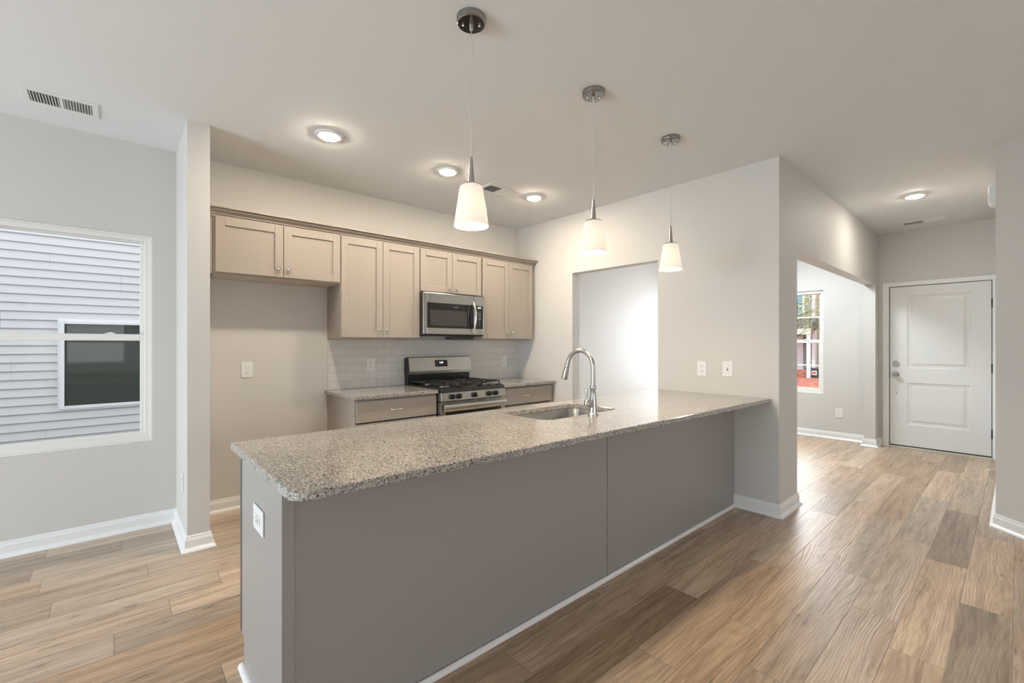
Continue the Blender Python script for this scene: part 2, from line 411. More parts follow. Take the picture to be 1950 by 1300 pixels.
# ------------------------------------------------------------------ floor: planks as faces with their own tone
def build_floor():
    me = bpy.data.meshes.new('floor'); PW, PL, Y0 = .1805, 1.219, .013
    X0, X1, YA, YZ = -4.8, 7.62, -4.6, 4.31
    fixed = {0:.784, 1:.077, 2:.333, 3:.722, 4:.997, 5:.48, 6:1.038, 7:.03, 14:1.218, 15:.21, 16:.445, 17:.982, 18:.145, 20:.865, 21:.037}
    # tone (light 0..1, grey 0..1) of planks one can single out in the photo: row, nearest start x
    tones = {(0, 2.003): (.22, .95), (0, 3.222): (.66, .25), (1, 2.515): (.68, .2), (1, 1.296): (.5, .1), (2, 1.552): (.62, .55), (2, 2.771): (.58, .6), (2, 3.99): (.5, .8),
             (3, 3.16): (.5, .65), (3, 1.941): (.55, .7), (4, 1.0): (.6, .1), (5, .483): (.5, .4), (6, 1.047): (.2, .1), (7, .03): (.45, .2), (5, 1.702): (.5, .3), (7, 1.25): (.55, .2), (1, 3.734): (.15, .9),
             (14, -.001): (.36, .8), (14, -1.22): (.62, .8), (15, .21): (.78, .45), (15, -1.009): (.68, .55), (16, .445): (.88, .5), (16, -.774): (.62, .9), (17, -.237): (.62, .8),
             (17, -1.456): (.38, .8), (18, .145): (.58, .9), (18, -1.074): (.50, .8), (20, -.354): (.78, .9), (20, -1.573): (.42, .9), (21, .037): (.62, .9), (21, -1.182): (.48, .9)}
    vs, fs, uvs, tn, ln = [], [], [], [], []
    rnd = random.Random(11)
    r = math.floor((YA-Y0)/PW)
    while Y0+r*PW < YZ:
        ya, yb = Y0+r*PW, Y0+(r+1)*PW
        off = fixed.get(r, rnd.random()*PL)
        x = off - PL*math.ceil((off-X0)/PL)
        while x < X1:
            cx0, cx1, cy0, cy1 = max(x, X0), min(x+PL, X1), max(ya, YA), min(yb, YZ)
            t = (max(.05, min(.95, rnd.gauss(.55, .17))), rnd.random()**1.2*.9)
            for (rr, xx), tt in tones.items():
                if rr == r and abs(xx-x) < .08: t = tt
            g = rnd.random()
            if cx1 > cx0 and cy1 > cy0:
                k = len(vs); vs += [(cx0,cy0,0),(cx1,cy0,0),(cx1,cy1,0),(cx0,cy1,0)]; fs.append((k,k+1,k+2,k+3))
                uvs += [(cx0-x,cy0-ya),(cx1-x,cy0-ya),(cx1-x,cy1-ya),(cx0-x,cy1-ya)]
                tn.append((t[0], g, t[1]*.85, 1)); ln.append(PL)
            x += PL
        r += 1
    # slab underneath
    k = len(vs); zb = -.12
    vs += [(X0,YA,zb),(X1,YA,zb),(X1,YZ,zb),(X0,YZ,zb)]; fs.append((k+3,k+2,k+1,k)); uvs += [(0.5,.09)]*4; tn.append((.5,.5,.5,1)); ln.append(PL)
    t0 = len(vs); vs += [(X0,YA,0),(X1,YA,0),(X1,YZ,0),(X0,YZ,0)]
    for a, b_ in ((0,1),(1,2),(2,3),(3,0)):
        fs.append((k+a, k+b_, t0+b_, t0+a)); uvs += [(0.5,.09)]*4; tn.append((.5,.5,.5,1)); ln.append(PL)
    me.from_pydata(vs, [], fs); me.update()
    ul = me.uv_layers.new(name='plank')
    for i, l in enumerate(me.loops): pass
    li = 0
    for p in me.polygons:
        for q in p.loop_indices: ul.data[q].uv = uvs[li]; li += 1
    ca = me.color_attributes.new('tone', 'FLOAT_COLOR', 'CORNER')
    for p in me.polygons:
        for q in p.loop_indices: ca.data[q].color = tn[p.index]
    fa = me.attributes.new('plank_len', 'FLOAT', 'FACE')
    for i, v in enumerate(ln): fa.data[i].value = v
    me.materials.append(FLOOR)
    o = bpy.data.objects.new('floor', me); C.objects.link(o); tag(o, kind='structure')
build_floor()
tag(MB().box(-8.5, 7.62, -4.62, 4.32, H, H+.2).obj('ceiling', CEIL), kind='structure')  # slab runs on past the left wall, an unseen extension added to block sun

# ------------------------------------------------------------------ walls
W1 = (-.70, .205, .615, 2.097)
wall('wall_back', 'y', YB, .15, -4.8, 7.62, [W1])
wall('wall_left', 'x', -4.8, .15, -4.6, YB, [(.80, 3.40, 0, 2.06)])
wall('wall_rear', 'y', -4.6, .15, -4.65, 4.1, [(-1.3, 2.9, .7, 2.2)])
wall('wall_kitchen_right', 'x', XR, .12, YE, YB, [(2.216, 3.256, 0, 2.096)])
wall('wall_front_room', 'y', YE, .12, XR+.12, XF, [(4.198, 7.262, 0, 2.079)])
W2 = (1.817, 2.72, .612, 2.078); W3 = (2.90, 3.88, .612, 2.078)
wall('wall_front', 'x', XF, .14, -.02, YB, [(.165, 1.128, 0, 2.06), W2, W3])
tag(MB().box(XS1, XS2, YS, YB, 0, H).obj('wall_stub', WALL), kind='structure')
YFO = .1045; XC = 4.7495
tag(MB().box(XC, XF, YFO-.12, YFO, 0, H).obj('wall_foyer_right', WALL), kind='structure')
L45 = 1.13
p0 = (XC, YFO); p1 = (XC-L45*.7071, YFO-L45*.7071)
tag(MB().prism([p0, p1, (p1[0]+.17, p1[1]), (p0[0]+.05, p0[1]-.12)], 2, 0, H).obj('wall_angled', WALL), kind='structure')
tag(MB().box(p1[0], p1[0]+.12, -4.6, p1[1], 0, H).obj('wall_right', WALL), kind='structure')

# ------------------------------------------------------------------ baseboards
BP = [(0, 0), (.0325, 0), (.0325, .004), (.026, .013), (.0165, .021), (.0135, .026), (.0135, .070), (.011, .076), (.0075, .084), (.007, .092), (.0045, .0965), (0, .0975)]
def baseb(name, path, side=1):
    return tag(MB().sweep(path, BP, side).obj(name, TRIM), kind='structure')
baseb('baseboard_back', [(-4.65, YB), (XS1, YB), (XS1, YS), (XS2, YS), (XS2, YB), (1.452, YB)], -1)
baseb('baseboard_kitchen_right', [(XR+.12, 3.256), (XR, 3.256), (XR, 3.50)], 1)
baseb('baseboard_column', [(XR, 1.532), (XR, YE), (4.198, YE), (4.198, YE+.12), (XR+.12, YE+.12), (XR+.12, 2.216), (XR+.0, 2.216)], 1) if False else \
    baseb('baseboard_column', [(XR, 1.532), (XR, YE), (4.198, YE), (4.198, YE+.12), (XR+.12, YE+.12), (XR+.12, 2.216)], -1)
baseb('baseboard_front_room', [(XR+.12, 3.256), (XR+.12, YB), (XF, YB), (XF, YE+.12), (7.262, YE+.12), (7.262, YE), (XF, YE), (XF, 1.165)], -1)
baseb('baseboard_foyer_right', [(XF, .128), (XF, YFO), (XC, YFO), p1, (p1[0], -4.45), (-4.65, -4.45), (-4.65, .72)], -1)
baseb('baseboard_left', [(-4.65, 3.48), (-4.65, YB)], -1)

# ------------------------------------------------------------------ windows
def window(name, axis, pos, hole, recess, munt, out):
    """single-hung vinyl window; interior face at pos, frame recessed towards +axis"""
    a0, a1, z0, z1 = hole
    ra = root(name, (pos+recess, (a0+a1)/2, z0) if axis == 'x' else ((a0+a1)/2, pos+recess, z0), kind='structure')
    def bx(b, aa, ab, t0, t1, za, zb):
        t0 += pos+recess; t1 += pos+recess
        b.box(t0, t1, aa, ab, za, zb) if axis == 'x' else b.box(aa, ab, t0, t1, za, zb)
    zm = z0+(z1-z0)*.503
    f = MB(); w_ = .042
    bx(f, a0, a0+w_, 0, .085, z0, z1); bx(f, a1-w_, a1, 0, .085, z0, z1); bx(f, a0+w_, a1-w_, 0, .085, z1-w_, z1); bx(f, a0+w_, a1-w_, 0, .085, z0, z0+w_+.012)
    # stepped inner lip
    bx(f, a0-.003, a0+.012, -.012, 0, z0-.003, z1+.003); bx(f, a1-.012, a1+.003, -.012, 0, z0-.003, z1+.003); bx(f, a0+.012, a1-.012, -.012, 0, z1-.012, z1+.003); bx(f, a0+.012, a1-.012, -.012, 0, z0-.003, z0+.012)
    f.obj('window_frame', VINYL, ra, bevel=.003)
    def sash(nm, za, zb, t, bot, top):
        s = MB(); sw = .030
        A0, A1 = a0+w_-.006, a1-w_+.006
        bx(s, A0, A0+sw, t, t+.03, za, zb); bx(s, A1-sw, A1, t, t+.03, za, zb)
        bx(s, A0+sw, A1-sw, t, t+.03, za, za+bot); bx(s, A0+sw, A1-sw, t, t+.03, zb-top, zb)
        so = s.obj(nm, VINYL, ra, bevel=.003)
        g = MB(); bx(g, A0+sw, A1-sw, t+.012, t+.018, za+bot, zb-top); g.obj('pane', GLASS, so)
        if munt:
            q = MB(); zc = (za+bot+zb-top)/2; ac = (a0+a1)/2
            bx(q, A0+sw, A1-sw, t+.006, t+.024, zc-.010, zc+.010); bx(q, ac-.010, ac+.010, t+.006, t+.024, za+bot, zb-top)
            q.obj('grille', VINYL, so)
        return so
    sash('upper_sash', zm-.002, z1-w_+.006, .045, .028, .014)
    lo = sash('lower_sash', z0+w_, zm+.026, .008, .030, .046)
    lk = MB()
    for fr in (.25, .75):
        ac = a0+(a1-a0)*fr; bx(lk, ac-.028, ac+.028, -.002, .010, zm+.024, zm+.032); bx(lk, ac-.01, ac+.016, -.006, .006, zm+.030, zm+.038)
    lk.obj('sash_lock', VINYL, ra)
    return ra
window('window_1', 'y', YB, W1, .030, False, None)
window('window_2', 'x', XF, W2, .030, True, None)
window('window_3', 'x', XF, W3, .045, True, None)
# exterior jambs seen as clean returns are the wall itself

# ------------------------------------------------------------------ front door (door_1)
d = root('door_1', (XF, .645, 0), kind='structure')
DX = XF+.012
def door_leaf():
    y0, y1, z0, z1 = .196, 1.094, .030, 2.042
    b = MB(); bm = b.bm
    def P(y, z, dx=0): return bm.verts.new((DX+dx, y, z))
    panels = [(.362, .926, 1.012, 1.925), (.362, .926, .298, .826)]
    ys = [y0, .362, .926, y1]; zs = [z0, .298, .826, 1.012, 1.925, z1]
    for i in range(3):
        for j in range(5):
            hole = (i == 1 and j in (1, 3))
            ya, yb, za, zb = ys[i], ys[i+1], zs[j], zs[j+1]
            if not hole:
                bm.faces.new([P(ya,za), P(ya,zb), P(yb,zb), P(yb,za)])
            else:
                rings = []
                for ins, dx in ((0, 0), (.010, .006), (.018, .006), (.032, .0085), (.062, .0015)):
                    rings.append([P(ya+ins, za+ins, dx), P(ya+ins, zb-ins, dx), P(yb-ins, zb-ins, dx), P(yb-ins, za+ins, dx)])
                for A, B in zip(rings, rings[1:]):
                    for q in range(4): bm.faces.new([A[q], A[(q+1) % 4], B[(q+1) % 4], B[q]])
                bm.faces.new(rings[-1])
    b.box(DX+.0095, DX+.045, y0, y1, z0, z1)
    for (ya, yb, za, zb) in ((y0, y0, z0, z1),):
        pass
    # thin edge strips joining front skin and core
    b.box(DX, DX+.0095, y0, y0+.001, z0, z1); b.box(DX, DX+.0095, y1-.001, y1, z0, z1); b.box(DX, DX+.0095, y0, y1, z0, z0+.001); b.box(DX, DX+.0095, y0, y1, z1-.001, z1)
    bmesh.ops.remove_doubles(bm, verts=bm.verts, dist=1e-5)
    return b.obj('door_leaf', DOORW, d)
door_leaf()
b = MB(); b.box(XF+.002, XF+.13, .170, .190, 0, 2.052).box(XF+.002, XF+.13, 1.100, 1.122, 0, 2.052).box(XF+.002, XF+.13, .170, 1.122, 2.048, 2.058)
b.obj('door_jamb', TRIM, d)
b = MB(); b.box(XF+.058, XF+.07, .19, .20, 0, 2.05).box(XF+.058, XF+.07, 1.09, 1.10, 0, 2.05).box(XF+.058, XF+.07, .19, 1.1, 2.04, 2.05)
b.obj('weather_strip', DARK, d)
cp = [(0, 0), (.010, 0), (.014, .006), (.014, .040), (.019, .046), (.019, .060), (.0, .064)]
b = MB()
def casing(b, x, y0, y1, z1, w_=.060):
    # three boards with a small step, mitred look
    for (t, ins) in ((.012, 0), (.018, .016)):
        b.box(x-t, x, y0-w_, y0-ins*0-.0, 0, z1+w_) if False else None
    b.prism([(y0-w_, 0), (y0-.004, 0), (y0-.004, z1+.004), (y1+.004, z1+.004), (y1+.004, 0), (y1+w_, 0), (y1+w_, z1+w_), (y0-w_, z1+w_)], 0, x-.013, x)
    b.prism([(y0-w_, 0), (y0-.022, 0), (y0-.022, z1+.022), (y1+.022, z1+.022), (y1+.022, 0), (y1+w_, 0), (y1+w_, z1+w_), (y0-w_, z1+w_)], 0, x-.019, x-.013)
# the casing's hinge side is narrow against the foyer wall
b.prism([(.106, 0), (.186, 0), (.186, 2.050), (1.102, 2.050), (1.102, 0), (1.162, 0), (1.162, 2.100), (.106, 2.100)], 0, XF-.012, XF)
b.prism([(.106, 0), (.168, 0), (.168, 2.066), (1.120, 2.066), (1.120, 0), (1.162, 0), (1.162, 2.100), (.106, 2.100)], 0, XF-.018, XF-.012)
b.obj('door_casing', TRIM, d, bevel=.002)
MB().box(XF-.03, XF+.13, .19, 1.10, 0, .016).obj('threshold', mat('threshold_metal', (.62, .58, .50, 1), .4, .3), d, bevel=.003)
MB().box(XF+.016, XF+.04, .197, 1.093, .016, .032).obj('door_sweep', DARK, d)
for z in (1.783, 1.036, .285):
    MB().box(DX-.012, DX+.004, .183, .199, z-.05, z+.05).lathe([(.006, -.052), (.006, .052)], (DX-.008, .190, z), 10).obj('hinge', BLKMET, d)
MB().box(DX-.003, DX, 1.094, 1.101, .88, .96).obj('latch_plate', BLKMET, d)
for z, nm in ((1.065, 'deadbolt'), (.932, 'door_knob')):
    b = MB()
    if nm == 'deadbolt': b.lathe([(.033, 0), (.033, -.008), (.029, -.016), (.012, -.017), (.011, -.020)], (DX, 1.033, z), 24, 0).box(DX-.034, DX-.018, 1.029, 1.037, z-.014, z+.014)
    else: b.lathe([(.033, 0), (.033, -.006), (.018, -.012), (.012, -.020), (.013, -.034), (.027, -.044), (.030, -.056), (.026, -.066), (.010, -.070)], (DX, 1.033, z), 24, 0)
    b.obj(nm, KNM, d, smooth=True)
MB().lathe([(.006, 0), (.006, -.004), (.002, -.006)], (DX, 1.028, .689), 12, 0).obj('knob_screw_mark', SLOT, d)

# ------------------------------------------------------------------ patio door and rear window frames (behind the camera)
b = MB()
b.box(-4.77, -4.68, .80, .86, 0, 2.06).box(-4.77, -4.68, 3.34, 3.40, 0, 2.06).box(-4.77, -4.68, .80, 3.40, 2.0, 2.06).box(-4.77, -4.68, .80, 3.40, 0, .03)
pd = root('door_2', (-4.72, 2.1, 0), kind='structure'); b.obj('door_frame', VINYL, pd)
b = MB(); b.box(-1.3+2.05, -1.3+2.15, -4.56, -4.50, .7, 2.2).box(-1.3, 2.9, -4.56, -4.5, .7, .75).box(-1.3, 2.9, -4.56, -4.5, 2.15, 2.2).box(-1.3, -1.25, -4.56, -4.5, .7, 2.2).box(2.85, 2.9, -4.56, -4.5, .7, 2.2)
wr = root('window_4', (.8, -4.53, .7), kind='structure'); b.obj('window_frame', VINYL, wr)

# ------------------------------------------------------------------ cabinets
def shaker(b, x0, x1, z0, z1, y, t=.020, st=.060, rec=.011):
    """shaker door, front at y (faces -Y)"""
    b.box(x0, x0+st, y, y+t, z0, z1); b.box(x1-st, x1, y, y+t, z0, z1)
    b.box(x0+st, x1-st, y, y+t, z0, z0+st); b.box(x0+st, x1-st, y, y+t, z1-st, z1)
    b.box(x0+st, x1-st, y+rec, y+t, z0+st, z1-st)
def knob(parent, x, y, z, s=-1):
    MB().lathe([(.0075, 0), (.0065, s*.004), (.005, s*.010), (.006, s*.014), (.0135, s*.019), (.0155, s*.023), (.0135, s*.027), (.006, s*.0295)], (x, y, z), 20, 1).obj('knob', NICKP, parent, smooth=True)
YFF = YB-.310; YD = YB-.331      # face frame front, door front
def upper(name, x0, x1, z0, doors, label, zk):
    r = root(name, ((x0+x1)/2, YB-.15, z0), label, 'cabinet', 'upper kitchen cabinets')
    b = MB(); zt = 2.262; t = .016; zb = z0+.001
    b.box(x0, x0+t, YFF+.018, YB, z0, zt); b.box(x1-t, x1, YFF+.018, YB, z0, zt); b.box(x0+t, x1-t, YFF+.018, YB, zt-t, zt); b.box(x0+t, x1-t, YB-.008, YB, z0, zt)
    # face frame
    b.box(x0, x0+.038, YFF, YFF+.018, z0, zt); b.box(x1-.038, x1, YFF, YFF+.018, z0, zt)
    b.box(x0+.038, x1-.038, YFF, YFF+.018, z0, z0+.032); b.box(x0+.038, x1-.038, YFF, YFF+.018, zt-.032, zt)
    b.obj('carcass', CAB, r)
    MB().box(x0+t, x1-t, YFF+.018, YB-.008, zb, zb+.012).obj('bottom_panel', CABLT, r)
    for i, (a, c, kx) in enumerate(doors):
        q = MB(); shaker(q, a, c, z0+.012, 2.240, YD)
        do = q.obj('door', CAB, r, bevel=.0018)
        knob(do, kx, YD, zk)
    return r
A_ = upper('wall_cabinet', .530, 1.445, 1.826, [(.544, .994, .957), (.998, 1.440, 1.030)], 'short wide two door cabinet over the empty fridge space', 1.906)
MB().box(XS2+.001, .529, YFF+.004, YFF+.020, 1.826, 2.262).obj('filler_strip', CAB, A_)
upper('wall_cabinet', 1.446, 2.208, 1.363, [(1.450, 1.8265, 1.789), (1.8295, 2.204, 1.862)], 'tall two door cabinet left of the microwave', 1.447)
upper('wall_cabinet', 2.209, 2.968, 1.820, [(2.215, 2.5805, 2.545), (2.5835, 2.954, 2.625)], 'short two door cabinet directly above the microwave', 1.872)
upper('wall_cabinet', 2.969, 3.732, 1.363, [(2.973, 3.346, 3.309), (3.349, 3.722, 3.388)], 'tall two door cabinet right of the microwave, by the corner', 1.447)
CP = [(0, 2.240), (.016, 2.240), (.016, 2.248), (.008, 2.250), (.008, 2.253), (.022, 2.254), (.022, 2.259), (.014, 2.261), (.018, 2.268), (.030, 2.275), (.044, 2.280), (.050, 2.288), (.044, 2.290), (.044, 2.294), (.064, 2.295), (.064, 2.304), (0, 2.304)]
b = MB(); b.sweep([(XS2+.001, YFF), (3.732, YFF), (3.732, YB-.001)], CP, -1)
tag(b.obj('crown_moulding', CAB), 'greige crown moulding running along the top of the upper cabinets', 'moulding')

# base cabinets against the back wall
YBF = 3.542; YDB = 3.521
def pull(parent, xc, y, z, L=.105):
    pts = []
    for i in range(13):
        t = i/12; x = xc-L/2+L*t; o = .026*(1-abs(2*t-1)**4); pts.append((x, y-.002-o, z))
    rad = [.0065]+[.0042]*11+[.0065]
    MB().tube(pts, rad, 10).lathe([(.0075, 0), (.0075, -.004)], (xc-L/2, y, z), 14, 1).lathe([(.0075, 0), (.0075, -.004)], (xc+L/2, y, z), 14, 1).obj('drawer_pull', NICKP, parent, smooth=True)
def base(name, x0, x1, label, dx0, dx1, doors, px):
    r = root(name, ((x0+x1)/2, 3.85, 0), label, 'cabinet', 'base cabinets along the back wall')
    b = MB(); b.box(x0, x1, YBF+.018, YB-.001, .11, CT-.031); b.box(x0, x1, YBF, YBF+.018, .10, CT-.031); b.box(x0, x1, 3.61, YB-.001, 0, .11)
    b.obj('carcass', CAB, r)
    dr = MB().box(dx0, dx1, YDB, YBF, .676, .848).obj('drawer', CAB, r, bevel=.002)
    pull(dr, px, YDB, .762)
    MB().box(dx0+.002, dx1-.002, YBF-.002, YBF+.001, .664, .676).obj('shadow_gap', DARK, r)
    for a, c, kx in doors:
        q = MB(); shaker(q, a, c, .118, .662, YDB); do = q.obj('door', CAB, r, bevel=.0018); knob(do, kx, YDB, .60)
base('base_cabinet', 1.447, 2.207, 'base cabinet with wide drawer left of the range', 1.458, 2.202, [(1.458, 1.829, 1.79), (1.832, 2.202, 1.872)], 1.812)
base('base_cabinet', 2.981, 3.776, 'base cabinet with drawer right of the range, in the corner', 2.988, 3.722, [(2.988, 3.354, 3.318), (3.357, 3.722, 3.393)], 3.328)
# counters
def slab(name, pts, label, z=CT, t=.030):
    return tag(MB().prism(pts, 2, z-t, z).obj(name, GRAN, bevel=.004), label, 'countertop')
slab('countertop', [(1.418, 3.497), (2.208, 3.497), (2.208, YB-.009), (1.418, YB-.009)], 'short speckled granite countertop left of the range')
slab('countertop', [(2.979, 3.497), (3.777, 3.497), (3.777, YB-.009), (2.979, YB-.009)], 'short speckled granite countertop right of the range')
tag(MB().box(1.446, XR-.001, YB-.008, YB-.0005, CT-.03, 1.362).obj('tile_backsplash', TILE), 'white subway tile backsplash between the counters and upper cabinets', 'backsplash')

# ------------------------------------------------------------------ microwave
mx = root('microwave', (2.5785, 3.96, 1.405), 'stainless steel over-the-range microwave with black glass door', 'microwave')
YM = 3.758
MB().box(2.205, 2.950, YM+.018, YB-.009, 1.404, 1.819).obj('body', BLK, mx, bevel=.003)
b = MB(); b.box(2.203, 2.246, YM, YM+.016, 1.412, 1.812).box(2.246, 2.802, YM, YM+.016, 1.716, 1.812).box(2.246, 2.802, YM, YM+.016, 1.412, 1.472)
dr = b.obj('door', STEEL, mx, bevel=.003)
MB().box(2.246, 2.802, YM+.003, YM+.016, 1.472, 1.716).obj('door_glass', BGLASS, dr)
MB().box(2.280, 2.716, YM+.001, YM+.0035, 1.496, 1.648).obj('door_window', BGLASS2, dr)
b = MB(); b.box(2.806, 2.824, YM, YM+.017, 1.412, 1.812).box(2.926, 2.948, YM, YM+.017, 1.412, 1.812).box(2.824, 2.926, YM, YM+.017, 1.713, 1.812).box(2.824, 2.926, YM, YM+.017, 1.412, 1.473)
b.obj('control_surround', STEEL, mx, bevel=.002)
cpn = MB().box(2.824, 2.926, YM+.002, YM+.040, 1.473, 1.713).obj('control_panel', BGLASS, mx)
text('display_digits', '5:40', .024, (2.874, YM+.0015, 1.694), (R(90), 0, 0), LEDW, cpn)
rows = ['· · ·', '▪ ▪ ▪', '1 2 3', '4 5 6', '7 8 9', '· 0 ·', '– –', '▪ ▪']
for i, tx in enumerate(['- - -', 'o o o', '1 2 3', '4 5 6', '7 8 9', '- 0 -', 'o o', '- -']):
    text('key_marks', tx, .017, (2.876, YM+.0015, 1.662-.0225*i), (R(90), 0, 0), KEYM, cpn)
text('badge', 'FRIGIDAIRE', .0115, (2.581, YM+.0025, 1.683), (R(90), 0, 0), LOGO, dr)
pts = []; rad = []
for i in range(17):
    t = i/16; z = 1.428+.325*t; pts.append((2.787, YM-.050*math.sin(math.pi*t)**.75-.006, z))
MB().tube(pts, .0115, 14).box(2.777, 2.797, YM-.012, YM+.002, 1.424, 1.444).box(2.777, 2.797, YM-.012, YM+.002, 1.738, 1.758).obj('handle', NICKP, mx, smooth=True)
b = MB(); b.box(2.23, 2.95, YM+.05, 3.95, 1.396, 1.404)
b.obj('vent_grille', DARK, mx)
MB().box(2.70, 2.955, 3.98, 4.13, 1.362, 1.404).obj('vent_duct', VENTDK, mx, bevel=.003)
MB().box(2.24, 2.60, 3.85, 4.0, 1.392, 1.404).obj('lamp_cover', mat('smoked_lamp_cover', (.25, .25, .25, 1), .3), mx)

# ------------------------------------------------------------------ range
rg = root('range', (2.594, 3.82, 0), 'stainless steel gas range with black cooktop and five knobs', 'stove')
RX0, RX1 = 2.212, 2.976
MB().box(RX0+.002, RX1-.002, 3.515, 4.14, .04, .888).obj('body', BLK, rg, bevel=.003)
MB().box(RX0+.03, RX1-.03, 3.55, 4.1, 0, .04).obj('plinth', BLK, rg)
b = MB(); b.prism([(3.462, .868), (3.478, .900), (3.52, .911), (4.075, .911), (4.075, .888), (3.515, .888), (3.515, .868)], 0, RX0, RX1)
b.obj('cooktop', BLK, rg, bevel=.003)
b = MB(); b.prism([(3.452, .792), (3.462, .868), (3.515, .868), (3.515, .792)], 0, RX0, RX1)
cpl = b.obj('control_panel', STEEL, rg, bevel=.003)
nrm = math.atan2(.010, .076)
for x in (2.328, 2.404, 2.583, 2.762, 2.843):
    k = MB(); k.lathe([(.0245, 0), (.0245, -.004), (.0215, -.006), (.0195, -.028), (.0180, -.032)], (0, 0, 0), 28, 1)
    k.box(-.006, .006, -.042, -.006, -.0215, .0215)
    for v in k.bm.verts: v.co = Matrix.Rotation(-nrm, 3, 'X') @ v.co + Vector((x, 3.4565, .830))
    k.obj('knob', BLK, cpl, bevel=.0015, smooth=True)
b = MB(); b.box(RX0, RX1, 3.462, 3.512, .766, .784); b.box(RX0, RX1, 3.462, 3.512, .165, .205); b.box(RX0, RX0+.055, 3.462, 3.512, .205, .766); b.box(RX1-.055, RX1, 3.462, 3.512, .205, .766); b.box(RX0+.055, RX1-.055, 3.462, 3.512, .69, .766)
od = b.obj('oven_door', STEEL, rg, bevel=.003)
MB().box(RX0+.055, RX1-.055, 3.460, 3.510, .205, .690).obj('door_glass', BGLASS, od)
b = MB()
for a, c in ((.05, .20), (.245, .36), (.40, .52), (.565, .715)): b.box(RX0+a, RX0+c, 3.460, 3.4635, .773, .778)
b.obj('vent_slots', DARK, od)
b = MB(); b.prism([(3.424, .762), (3.414, .752), (3.409, .731), (3.414, .708), (3.424, .698), (3.434, .698), (3.440, .706), (3.440, .754), (3.434, .762)], 0, RX0+.012, RX1-.012)
b.box(RX0+.02, RX0+.06, 3.436, 3.466, .704, .738); b.box(RX1-.06, RX1-.02, 3.436, 3.466, .704, .738)
b.obj('door_handle', STEEL, od, bevel=.002, smooth=True)
MB().box(RX0+.004, RX1-.004, 3.470, 3.512, .045, .158).obj('drawer', STEEL, rg, bevel=.003)
# backguard
b = MB(); b.box(RX0-.001, RX1+.001, 4.075, 4.140, .888, 1.166); b.prism([(4.040, 1.004), (4.140, 1.004), (4.140, 1.166), (4.100, 1.180), (4.078, 1.180), (4.060, 1.170)], 0, RX0-.006, RX0-.001)
bgd = b.obj('backguard', BLK, rg, bevel=.003)
b = MB(); b.prism([(4.030, 1.040), (4.032, 1.008), (4.080, 1.006), (4.080, 1.182), (4.066, 1.182), (4.060, 1.178)], 0, RX0-.001, RX1+.001)
b.obj('backguard_panel', STEEL, bgd, bevel=.0025)
tl = math.atan2(.030, .138)
dsp = MB().box(-.077, .077, -.002, .003, -.035, .035)
for v in dsp.bm.verts: v.co = Matrix.Rotation(-tl, 3, 'X') @ v.co + Vector((2.588, 4.0455, 1.112))
dspo = dsp.obj('display', BGLASS, bgd)
text('display_digits', '5:40', .026, (2.588, 4.0435+.0015, 1.120), (R(90)-tl, 0, 0), LED, dspo)
text('key_marks', '- - -', .012, (2.545, 4.0445, 1.098), (R(90)-tl, 0, 0), KEYM, dspo)
text('key_marks', '- - -', .012, (2.633, 4.0445, 1.098), (R(90)-tl, 0, 0), KEYM, dspo)
# burners
for x, y, r_ in ((2.36, 3.64, .045), (2.36, 3.93, .035), (2.594, 3.785, .050), (2.83, 3.64, .040), (2.83, 3.93, .045)):
    bu = MB().lathe([(r_+.012, .911), (r_+.012, .914), (r_, .918), (r_-.004, .921)], (x, y, 0), 28).obj('burner', NICK, rg, smooth=True)
    MB().lathe([(r_-.006, .921), (r_-.004, .926), (r_-.010, .930)], (x, y, 0), 28).obj('burner_cap', IRON, bu, smooth=True)
for gx0, gx1 in ((RX0+.018, RX0+.252), (RX0+.258, RX1-.258), (RX1-.252, RX1-.018)):
    b = MB(); s_ = .010; zt0, zt1 = .934, .945; ya, yb = 3.520, 4.055
    for x in (gx0, gx1-s_): b.box(x, x+s_, ya, yb, zt0, zt1)
    for y in (ya, yb-s_, (ya+yb)/2-.005): b.box(gx0, gx1, y, y+s_, zt0, zt1)
    xc = (gx0+gx1)/2
    for yc in ((3.64, 3.93) if abs(xc-2.594) > .1 else (3.785,)):
        for ang in (0, 90, 180, 270) if abs(xc-2.594) > .1 else (45, 135, 225, 315):
            ca, sa = math.cos(R(ang)), math.sin(R(ang))
            Lx = (gx1-gx0)/2 if ca else 0
            L1 = min(((gx1-gx0)/2-.004)/max(abs(ca), .01), (.118 if abs(xc-2.594) > .1 else .13)/max(abs(sa), .01)); L1 = min(L1, .145)
            mb = Matrix.Rotation(R(ang), 3, 'Z')
            n0 = len(b.bm.verts); b.box(.022, L1, -s_/2, s_/2, zt0-.002, zt1+.002)
            b.bm.verts.ensure_lookup_table()
            for v in b.bm.verts[n0:]: v.co = mb @ v.co + Vector((xc, yc, 0))
    for x in (gx0, gx1-s_):
        for y in (ya, yb-s_, (ya+yb)/2-.005): b.box(x, x+s_, y, y+s_, .9105, zt0)
    b.obj('grate', IRON, rg, bevel=.002)

